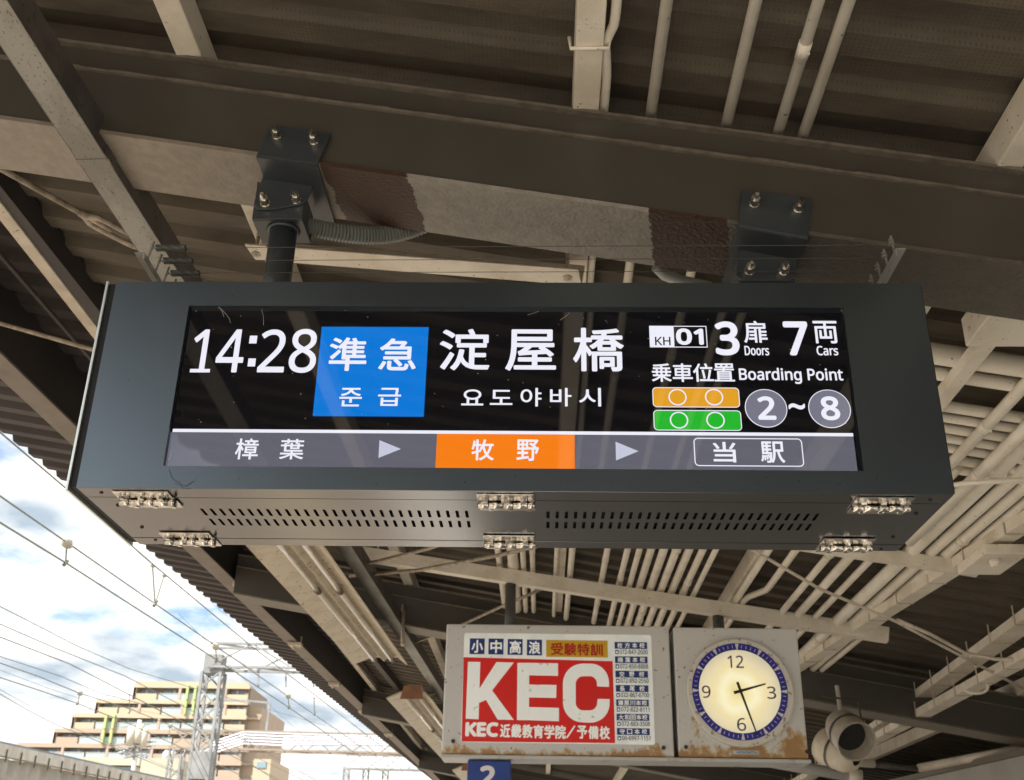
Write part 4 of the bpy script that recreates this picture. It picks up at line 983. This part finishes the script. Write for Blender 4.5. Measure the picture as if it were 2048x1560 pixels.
# ------------------------------------------------------------------ loudspeakers
spm = mat('grey loudspeaker shell', (.48,.44,.37), .5, col2=(.38,.345,.285), scale=12); spl = mat('cream loudspeaker shell', (.70,.63,.50), .5, col2=(.60,.53,.42), scale=9)
def speaker(c, d, r, ln, mt, label):
    d = Vector(d).normalized(); t_ = thing('loudspeaker', label, 'loudspeaker', c)
    back = c - d*ln
    ps = [back+d*ln*f for f in (0,.03,.12,.3,.6,.97,1.0)]
    MB().tube(ps, [r*.25,r*.5,r*.72,r*.88,r*.95,r*.985,r*.98], 32, cap=False).build('shell', mt, t_, smooth=True)
    # open rim and deep grille
    u = d.orthogonal().normalized(); v = d.cross(u); n = 40
    def ring(rad, off): return [c + d*off + (u*math.cos(2*math.pi*k/n)+v*math.sin(2*math.pi*k/n))*rad for k in range(n)]
    m_ = MB(); m_.ringplate(ring(r*.98,-.002), ring(r*1.03,.006)); m_.ringplate(ring(r*1.03,.006), ring(r*1.0,.014)); m_.ringplate(ring(r*1.0,.014), ring(r*.95,.010)); m_.ringplate(ring(r*.95,.010), ring(r*.76,-.075)); m_.build('rim', mt, t_, smooth=True)
    MB().quad(*ring(r*.765,-.074)).build('grille', mat('dark speaker cloth', (.020,.019,.018), .8, bump=.4, bscale=200), t_)
    m_ = MB(); m_.ringplate(ring(r*.99,-ln*.42), ring(r*.99,-ln*.36)); m_.tube([c-d*ln*.42, c-d*ln*.36], r*1.0, 32, cap=False); m_.build('clamp_band', beamm, t_)
    top = back + Vector((0,0,r*.75))+d*ln*.3
    MB().tube([top, top+Vector((0,.02,.17))], .014, 8).build('stem', spm, t_)
    m_ = MB(); m_.tube([top+Vector((-.11,0,.10)), top+Vector((.12,0,.07)), top+Vector((.13,0,-.09))], .007, 6); m_.build('yoke', beamm, t_)
    return t_
s1 = PY(1712,1482,7.15); speaker(s1, (.14,-.82,-.50), .124, .30, spm, 'grey loudspeaker facing forward under the second beam at right')
s2 = PY(1655,1492,7.75); speaker(s2, (-.45,.75,.42), .125, .27, spl, 'cream loudspeaker pointing down, tucked left behind the grey one')

# platform room roof edge, duct and poles at the bottom right
k1 = PZ(2100,1492,2.55); k2 = PZ(1795,1563,2.55)
dd = (k2-k1).normalized(); nrm = Vector((-dd.y, dd.x, 0));
if nrm.x < 0: nrm = -nrm
A_ = k1-dd*2; B_ = k2+dd*3
kk_ = MB(); kk_.hexa([(A_.x,A_.y,0),(A_.x+nrm.x*3,A_.y+nrm.y*3,0),(B_.x+nrm.x*3,B_.y+nrm.y*3,0),(B_.x,B_.y,0)], [(A_.x,A_.y,2.53),(A_.x+nrm.x*3,A_.y+nrm.y*3,2.53),(B_.x+nrm.x*3,B_.y+nrm.y*3,2.53),(B_.x,B_.y,2.53)])
kio = kk_.build('waiting_room', mat('grey painted panel', (.33,.31,.28), .5, col2=(.29,.27,.245), scale=3)); tag(kio, 'plain grey waiting room wall with straight top edge, bottom right corner', 'waiting room')
MB().bar(A_+Vector((0,0,0))-nrm*.012, B_-nrm*.012, .05, .04).build('eave_trim', mat('dark trim', (.12,.10,.075), .5), kio)
d1 = PY(1560,1527,8.6); d2 = PY(1722,1556,8.6); run('duct', [d1-(d2-d1)*.6, d2], .042, mat('pale grey duct', (.50,.49,.46), .5), 'pale grey duct passing below the clock box', 'pipe')
j = d2; run('pipe_joint', [j+Vector((-.09,-.01,.02)), j+Vector((.0,-.01,.005))], .052, cream, 'cream sleeve joint at the end of the pale duct', 'pipe')
e1 = PY(1735,1527,9.0); e2 = PY(1840,1533,9.3); run('pipe', [PY(1650,1520,8.9), PY(1748,1528,9.0)], .030, cream, 'short cream pipe right of the loudspeakers', 'pipe')
run('pipe', [PY(1748,1529,9.02), PY(1840,1538,9.1)], .021, galvd, 'dark pipe running right from the cream sleeve', 'pipe')
run('pipe', [PY(1838,1536,9.1), PY(2090,1488,8.2)], .032, creamd, 'cream pipe rising right along the waiting room edge', 'pipe')

# ------------------------------------------------------------------ overhead wires
def wire(pts, xp, r, label, grp='overhead line wires'):
    P = [PX(a, b, xp) for a, b in pts]
    d0 = (P[1]-P[0]).normalized(); d1 = (P[-1]-P[-2]).normalized()
    P = [P[0]-d0*6] + P + [P[-1]+d1*60]
    o_ = MB().tube(P, r*.7, 6).build('overhead_wire', wirem); return tag(o_, label, 'wire', grp), P
wire([(9,872),(150,992),(305,1128),(500,1290),(735,1471)], -4.3, .011, 'messenger wire skimming just below the canopy eave')
wire([(0,992),(134,1085),(429,1290),(575,1392),(675,1461)], -5.0, .012, 'upper wire with round fittings, second below the eave')
wire([(0,1045),(132,1126),(434,1320),(578,1415),(659,1471)], -5.0, .013, 'contact wire third below the eave')
wire([(0,1213),(75,1251),(150,1290),(260,1338),(373,1372),(415,1384)], -9.5, .012, 'lashed cable wire crossing the white cloud')
wire([(0,1248),(110,1296),(250,1352),(400,1430),(560,1520)], -9.5, .014, 'thin wire just under the lashed cable')
wire([(0,1274),(140,1328),(260,1390),(400,1462),(520,1540)], -9.5, .016, 'wire reaching the top of the apartment block')
wire([(0,1313),(120,1352),(200,1386),(300,1412),(420,1470)], -9.5, .011, 'greenish wire above the bobbin fitting')
wire([(0,1326),(80,1354),(158,1386),(260,1418),(340,1450),(440,1500)], -9.5, .014, 'wire carrying the bobbin fitting')
wire([(0,1355),(80,1381),(155,1407),(260,1448),(390,1508)], -9.5, .014, 'contact wire hung below the bobbin')
wire([(0,1388),(55,1420),(110,1448),(200,1484)], -13.5, .016, 'far wire low over the opposite platform roof')
wire([(0,1340),(100,1378),(170,1400),(380,1440)], -13.5, .008, 'fine far wire among the second track wires')
wire([(0,1379),(50,1407),(120,1445),(190,1474)], -13.6, .010, 'paired far wire low over opposite platform roof')
wire([(520,1290),(600,1360),(700,1440),(760,1500)], -7.5, .007, 'faint wire between gantry and eave')
wire([(480,1350),(560,1430),(640,1500),(720,1570)], -8.5, .007, 'faint lower wire right of the first gantry')
# droppers and fittings
fit = mat('pale insulator', (.45,.43,.36), .5)
def dropper(a, b, xp, label, disc_=False):
    p = PX(*a, xp); q = PX(*b, xp); m_ = MB().tube([p, q], .009, 6)
    m_.tube([q+Vector((0,-.03,-.03)), q+Vector((0,.03,.03))], .022, 6)
    o_ = m_.build('dropper', wirem); tag(o_, label, 'wire hanger', 'droppers between overhead wires')
    m2 = MB(); s_ = .055 if disc_ else .022
    m2.tube([p+Vector((-.02,-s_*1.2,s_*.5)), p+Vector((0,-s_*.4,0)), p+Vector((0,s_*.4,0)), p+Vector((.02,s_*1.2,-s_*.5))], [s_*.4,s_,s_,s_*.4], 10).build('insulator', fit, o_, smooth=True)
dropper((134,1086),(131,1126),-5.0,'dropper under the round insulator at left', True)
dropper((305,1131),(310,1208),-4.7,'left leg of the V shaped dropper'); dropper((328,1151),(311,1206),-4.7,'right leg of the V shaped dropper')
dropper((431,1293),(433,1320),-5.0,'dropper with fitting at the gantry top', True)
dropper((576,1392),(578,1414),-5.0,'dropper right of the gantry', True); dropper((628,1396),(629,1427),-4.8,'small dropper below the eave, right')
dropper((160,1386),(155,1407),-9.5,'dropper under the brown bobbin', True); dropper((259,1389),(259,1424),-9.5,'dropper in front of the apartment block')
dropper((340,1452),(338,1472),-9.5,'dropper before the lattice column', True)

# ------------------------------------------------------------------ gantries
def lattice(m_, a, b, wd, n, r=.03, up=(0,0,1), dep=None):
    a = Vector(a); b = Vector(b); d = (b-a).normalized(); s_ = d.cross(Vector(up)).normalized()
    if s_.length < .1: s_ = Vector((1,0,0))
    u = s_.cross(d).normalized(); dep = dep or wd
    cs_ = [(-wd/2,-dep/2),(wd/2,-dep/2),(wd/2,dep/2),(-wd/2,dep/2)]
    P = lambda t, k: a+(b-a)*t+u*cs_[k][0]+s_*cs_[k][1]
    for k in range(4): m_.bar(P(0,k), P(1,k), r*1.6, r*1.6, up=u)
    for j in range(n):
        t0, t1 = j/n, (j+1)/n
        for k in range(4):
            k2 = (k+1) % 4
            if j % 2: m_.bar(P(t0,k), P(t1,k2), r, r, up=u)
            else: m_.bar(P(t0,k2), P(t1,k), r, r, up=u)
    return m_
gan = thing('railway_gantry', 'pale lattice gantry with tall column left of the canopy edge', 'gantry', (-9.1,30,-1.3))
zt3 = PY(437,1290,30).z; zc3 = PY(560,1340,30).z
cxg = PY(408,1500,30).x
zmid = PY(408,1345,30).z
m_ = lattice(MB(), (cxg,30,-1.3), (cxg,30,zmid), .50, 18, .045, up=(0,1,0)); m_.build('column', whitesteel, gan)
MB().box(cxg-.24, cxg+.24, 29.76, 30.24, PY(408,1400,30).z*0+zmid-.05, zmid+.45).build('column_head', whitesteel, gan)
MB().box(cxg-.27, cxg+.27, 29.72, 30.28, PY(400,1560,30).z, PY(400,1505,30).z).build('column_cover', whitesteel, gan)
m_ = lattice(MB(), (cxg-.1,30,(zt3+zc3)/2), (7,30,(zt3+zc3)/2-.1), .62, 14, .04); m_.build('truss', whitesteel, gan)
m_ = lattice(MB(), (7,30,-1.3), (7,30,zt3), .5, 14, .045, up=(0,1,0)); m_.build('column', whitesteel, gan)
for k in range(5):
    x = cxg+1.2+k*.75; MB().bar((x,30,zc3-.0), (x+.05,30,zc3-.45), .04, .04, up=(0,1,0)).build('drop_bracket', whitesteel, gan)
g2 = thing('railway_gantry', 'second gantry with bundled white cables, lower and farther away', 'gantry', (-12,52,-1.3))
zA_, zB_ = PY(560,1464,52).z, PY(560,1500,52).z; xa_ = PY(345,1480,52).x
m_ = lattice(MB(), (xa_,52,(zA_+zB_)/2), (4,52,(zA_+zB_)/2-.2), zA_-zB_, 20, .05); m_.build('truss', mat('tan lattice paint', (.30,.25,.20), .6), g2)
m_ = MB()
for k in range(5):
    z = zB_+.15+.13*k; m_.tube([(xa_+1.4,51.6,z-.9),(xa_+2.2,51.6,z-.35),(xa_+3.4,51.6,z+.05),(xa_+5,51.6,z),(xa_+8,51.6,z-.04*k+.1),(3,51.6,z)], .045, 6)
m_.build('cable_bundle', mat('white cable sheath', (.62,.63,.70), .5), g2)
m_ = lattice(MB(), (xa_+.3,52,-1.3), (xa_+.3,52,zB_), .55, 14, .05, up=(0,1,0)); m_.build('column', whitesteel, g2)
q0 = PY(489,1401,52); q1 = PY(540,1406,52); q2 = PY(532,1466,52)
m_ = MB(); m_.bar(q0, q1, .09, .09); m_.bar((q1.x,52,q1.z), (q2.x,52,zA_), .1, .1, up=(0,1,0)); m_.bar((q0.x,52,q0.z-1.6), (q1.x,52,q1.z-1.6), .09, .09); m_.bar((q0.x-1.2,52,q0.z), (q0.x-1.2,52,zA_), .1, .1, up=(0,1,0)); m_.bar((q0.x-1.2,52,q0.z), q0, .09, .09)
m_.build('upper_frame', whitesteel, g2)
g3 = thing('railway_gantry', 'farthest small gantry near the bottom where eave meets sky', 'gantry', (-8,75,-1.3))
q0 = PY(690,1513,75); q1 = PY(850,1520,75)
m_ = lattice(MB(), (q0.x,75,q0.z-.3), (8,75,q0.z-.5), .9, 16, .05)
m_.build('truss', whitesteel, g3)
m_ = MB()
for px_ in (694, 733, 772): x = PY(px_,1530,75).x; lattice(m_, (x,75,-1.3), (x,75,q0.z-.75), .35, 14, .04, up=(0,1,0))
m_.build('column', whitesteel, g3)

# ------------------------------------------------------------------ apartment block
YB = 190.0
apt = thing('apartment_block', 'stepped tan apartment block with glass balconies beyond the tracks', 'apartment block', (PY(300,1500,YB).x, YB, -1.3))
wt = mat('tan tile', (.38,.30,.225), .8, col2=(.41,.325,.25), scale=.3); wy = mat('straw coloured tile', (.47,.39,.28), .8); slabm = mat('pale slab edge', (.48,.40,.32), .8)
recm = mat('recess wall', (.30,.25,.20), .9); glm = mat('balcony glass', (.42,.52,.53), .25); winm = mat('window glass', (.22,.32,.38), .15); framew = mat('window frame', (.6,.6,.58), .6); grn = mat('lime green fin', (.40,.50,.20), .6)
rows_ = [1369, 1401, 1430, 1461, 1491, 1522, 1553, 1584]
lefts = [271, 195, 148, 111, 37, 30, 25, 20]
zrow = [PY(330, y, YB).z for y in rows_]
sh = zrow[0]-zrow[1]
while len(zrow) < 12: zrow.append(zrow[-1]-sh)
tilt = .035
def bz(px_, k): return 0
for k in range(11):
    lx = PY(lefts[min(k, 7)], rows_[min(k,7)], YB).x; rx = PY(490, 1440, YB).x + .0
    zt_k = zrow[k]; zb_k = zrow[k+1] if k < 11 else zt_k-sh
    m_ = MB().box(lx, rx, YB+1.6, YB+14, zb_k, zt_k); m_.build('storey_wall', recm, apt)
    topc = wy if k in (0, 1, 2) else wt
    MB().box(lx-.2, rx+.2, YB+.05, YB+1.7, zt_k-.30, zt_k).build('floor_slab', slabm, apt)
    MB().box(lx-.2, rx+.2, YB-.02, YB+.04, zt_k-.55, zt_k+.12).build('fascia', topc, apt)
    MB().box(lx, rx, YB+.1, YB+.4, zt_k, zt_k+.001+ (.55 if (k == 0) else .0)).build('parapet', topc, apt) if k == 0 else None
    # what the storey shows: solid parapets, glass balconies, windows
    Wd = rx-lx; x = lx+.1; j = 0; nb_ = max(3, int(Wd/3.6)); st = Wd/nb_
    # end return wall
    MB().box(lx-.15, lx+.25, YB, YB+3, zb_k, zt_k).build('side_wall', topc, apt)
    for j in range(nb_):
        xa0 = lx+j*st; xa1 = xa0+st
        if j % 2 == 0: MB().box(xa0-.22, xa0+.22, YB, YB+1.6, zb_k, zt_k-.3).build('pillar', mat('rose tile', (.42,.33,.27), .8), apt)
        solid = (j == 0) or (k in (3,4,5) and j > nb_*.5) or (k == 1 and j < nb_*.4) or j == nb_-1 or (k > 4 and j < 3)
        MB().box(xa0+.25, xa1-.02, YB+.1, YB+.2, zb_k+.0, zb_k+1.15).build('balcony_wall' if solid else 'balcony_glass', topc if solid else glm, apt)
        if not solid:
            m_ = MB()
            for q in range(9): m_.box(xa0+.3+q*(st-.35)/8-.02, xa0+.3+q*(st-.35)/8+.02, YB+.04, YB+.09, zb_k, zb_k+1.2)
            m_.box(xa0+.25, xa1-.02, YB+.03, YB+.09, zb_k+1.16, zb_k+1.22); m_.build('railing', framew, apt)
        MB().box(xa1-.85, xa1-.30, YB+1.2, YB+1.55, zb_k+.1, zb_k+.1+(1.5 if (j+k) % 3 else .7)).build('air_conditioner', framew, apt)
        w1 = MB().box(xa0+.7, xa1-.9, YB+1.50, YB+1.59, zb_k+.25, zt_k-.65).build('window', winm, apt)
        MB().box((xa0+xa1)/2-.5+.3*((j*7+k*3) % 4), (xa0+xa1)/2-.1+.3*((j*7+k*3) % 4), YB+1.42, YB+1.49, zb_k+.25, zt_k-.65).build('frame', framew, w1)
for px_, k0, k1 in ((379, 0, 2), (224, 2, 4)):
    for ox in (-1.0, .35):
        x = PY(px_, 1430, YB).x+ox
        for k in range(k0, k1): MB().box(x, x+.38, YB-.5, YB-.02, zrow[k+1]+.15, zrow[k]-.1).build('green_fin', grn, apt)
x = PY(490,1440,YB).x
MB().box(x, x+2.2, YB+2, YB+20, -1.3, zrow[1]-.5).build('right_wing', wt, apt)
for k in range(2, 8): MB().box(x+.1, x+2.1, YB+1.5, YB+1.95, zrow[k]-.3, zrow[k]).build('floor_slab', slabm, apt)
for k, (a, b) in enumerate(((130,1425),(60,1487),(200,1398))):
    p = PY(a, b, YB)
    m_ = MB()
    for j in range(8): m_.bar((p.x+j*.5,YB+2,p.z-.8), (p.x+j*.5,YB+2,p.z+.9), .06, .06, up=(0,1,0))
    m_.bar((p.x,YB+2,p.z+.9),(p.x+3.5,YB+2,p.z+.9),.08,.08); m_.build('roof_railing', whitesteel, apt)
# low cream building in front of it
YC = 95.0
lo_b = thing('low_building', 'low cream flat roofed building in front of the apartment block', 'building', (PY(230,1560,YC).x, YC, -1.3))
cw = mat('cream render', (.48,.45,.35), .85, col2=(.43,.40,.31), scale=.5)
a = PY(166,1515,YC); b = PY(275,1517,YC)
MB().box(a.x, b.x, YC+.4, YC+9, -1.3, PY(220,1532,YC).z).build('wall', cw, lo_b)
MB().box(a.x-.2, b.x+.2, YC, YC+9.2, PY(220,1530,YC).z, PY(220,1515,YC).z).build('parapet', cw, lo_b)
for k in range(5):
    x = a.x+.6+k*(b.x-a.x-1)/5; w1 = MB().box(x, x+.62, YC+.32, YC+.39, PY(220,1546,YC).z, PY(220,1534,YC).z).build('window', winm, lo_b)
    MB().box(x+.66, x+.72, YC+.30, YC+.39, PY(220,1546,YC).z, PY(220,1534,YC).z).build('mullion', framew, lo_b)
a = PY(284,1516,YC-4); b = PY(358,1519,YC-4)
MB().box(a.x, b.x, YC-4, YC+5, -1.3, a.z).build('tower', cw, lo_b)
# roof top units
for px_ in (332, 346):
    p = PY(px_,1511,YC-3); MB().tube([(p.x,YC-3,p.z-.4),(p.x,YC-3,p.z+.2),(p.x,YC-3,p.z+.4)], [.28,.28,.1], 12).build('roof_vent', framew, lo_b, smooth=True)
a = PY(508,1520,130); b = PY(538,1560,130)
yb2 = MB().box(a.x, b.x, 130, 140, -1.3, PY(520,1518,130).z).build('small_building', wy); tag(yb2, 'small straw coloured block right of the apartments near frame bottom', 'building')
MB().box(a.x+.4, b.x-.5, 129.9, 129.98, PY(520,1536,130).z, PY(520,1524,130).z).build('window', winm, yb2)

# utility pole with transformers
YU = 70.0
p0 = PY(272,1562,YU); p1 = PY(283,1440,YU)
up_ = thing('utility_pole', 'utility pole crowded with transformers before the apartment block', 'utility pole', (p0.x, YU, -1.3))
MB().tube([(p0.x,YU,-1.3),(p1.x-.1,YU,p1.z)], [.19,.13], 12).build('pole', mat('concrete pole', (.48,.47,.45), .8), up_, smooth=True)
for k, (a, b, r) in enumerate(((266,1474,.28),(282,1470,.26),(292,1478,.2))):
    p = PY(a, b, YU); MB().tube([(p.x,YU-.3,p.z-.55),(p.x,YU-.3,p.z+.5),(p.x,YU-.3,p.z+.6)], [r,r,r*.6], 12).build('transformer', mat('cream transformer', (.56,.54,.45), .6), up_, smooth=True)
for k, b in enumerate((1452, 1487, 1496, 1505, 1513)):
    p = PY(272, b, YU); hw = (.9,1.3,1.2,.9,.7)[k]
    MB().bar((p.x-hw,YU-.12,p.z-.12),(p.x+hw,YU-.12,p.z+.12),.09,.09).build('crossarm', whitesteel, up_)
m_ = MB(); random.seed(3)
for k in range(26):
    p = PY(250+rnd()*50, 1484+rnd()*32, YU); q = p+Vector((rnd()*.8-.4, -.2-rnd()*.3, rnd()*.7-.35)); m_.tube([p, q], .045, 5)
m_.build('insulators_and_jumpers', mat('pale insulators', (.55,.56,.62), .4), up_)

# opposite platform canopy
f0 = PZ(-60,1489,4.1); f1 = PZ(290,1562,4.1); fd = (f1-f0)
fA = f0 - fd*.8; fB = f1 + fd*1.5
oc = thing('opposite_canopy', 'opposite platform roof with ribbed cream fascia, bottom left corner', 'canopy', (fA.x, fA.y, 4.1))
m_ = MB(); n = 240; nrm = Vector((fd.y,-fd.x,0)).normalized()
for k in range(n+1):
    p = fA.lerp(fB, k/n) + nrm*(.05 if (k//2) % 2 else 0.0)
    m_.v.append((p.x,p.y,p.z-.13)); m_.v.append((p.x,p.y,p.z-.95))
for k in range(n): m_.f.append((2*k, 2*k+1, 2*k+3, 2*k+2))
m_.build('ribbed_fascia', mat('pale ribbed fascia', (.42,.40,.35), .7, col2=(.33,.31,.27), scale=3), oc)
MB().bar(fA+nrm*.06, fB+nrm*.06, .22, .22).build('gutter', mat('pale gutter', (.60,.57,.50), .7, col2=(.42,.39,.34), scale=4, stretch=(1,1,.3)), oc)
st0 = MB().bar((0,0,.02), (0,0,-.22), .03, .012, up=(0,1,0)).build('gutter_strap', mat('dark strap', (.12,.11,.10), .6), oc, local=True)
for k in range(46):
    p = fA.lerp(fB, k/46)+nrm*.19 - Vector((fA.x, fA.y, 4.1))
    q = st0 if k == 0 else st0.copy()
    if k: COL.objects.link(q)
    q.location = p
r_ = MB(); back = -nrm*5.5
r_.hexa([fA+Vector((0,0,.11)), fB+Vector((0,0,.11)), fB+back+Vector((0,0,.9)), fA+back+Vector((0,0,.9))], [fA+Vector((0,0,.18)), fB+Vector((0,0,.18)), fB+back+Vector((0,0,.97)), fA+back+Vector((0,0,.97))])
r_.build('roof', mat('grey slate roof', (.17,.19,.22), .6), oc)
for k in range(6):
    p = fA.lerp(fB, (k+.5)/6)+back*.5; MB().bar((p.x,p.y,-1.28),(p.x,p.y,4.2),.25,.25,up=(0,1,0)).build('post', whitesteel, oc)
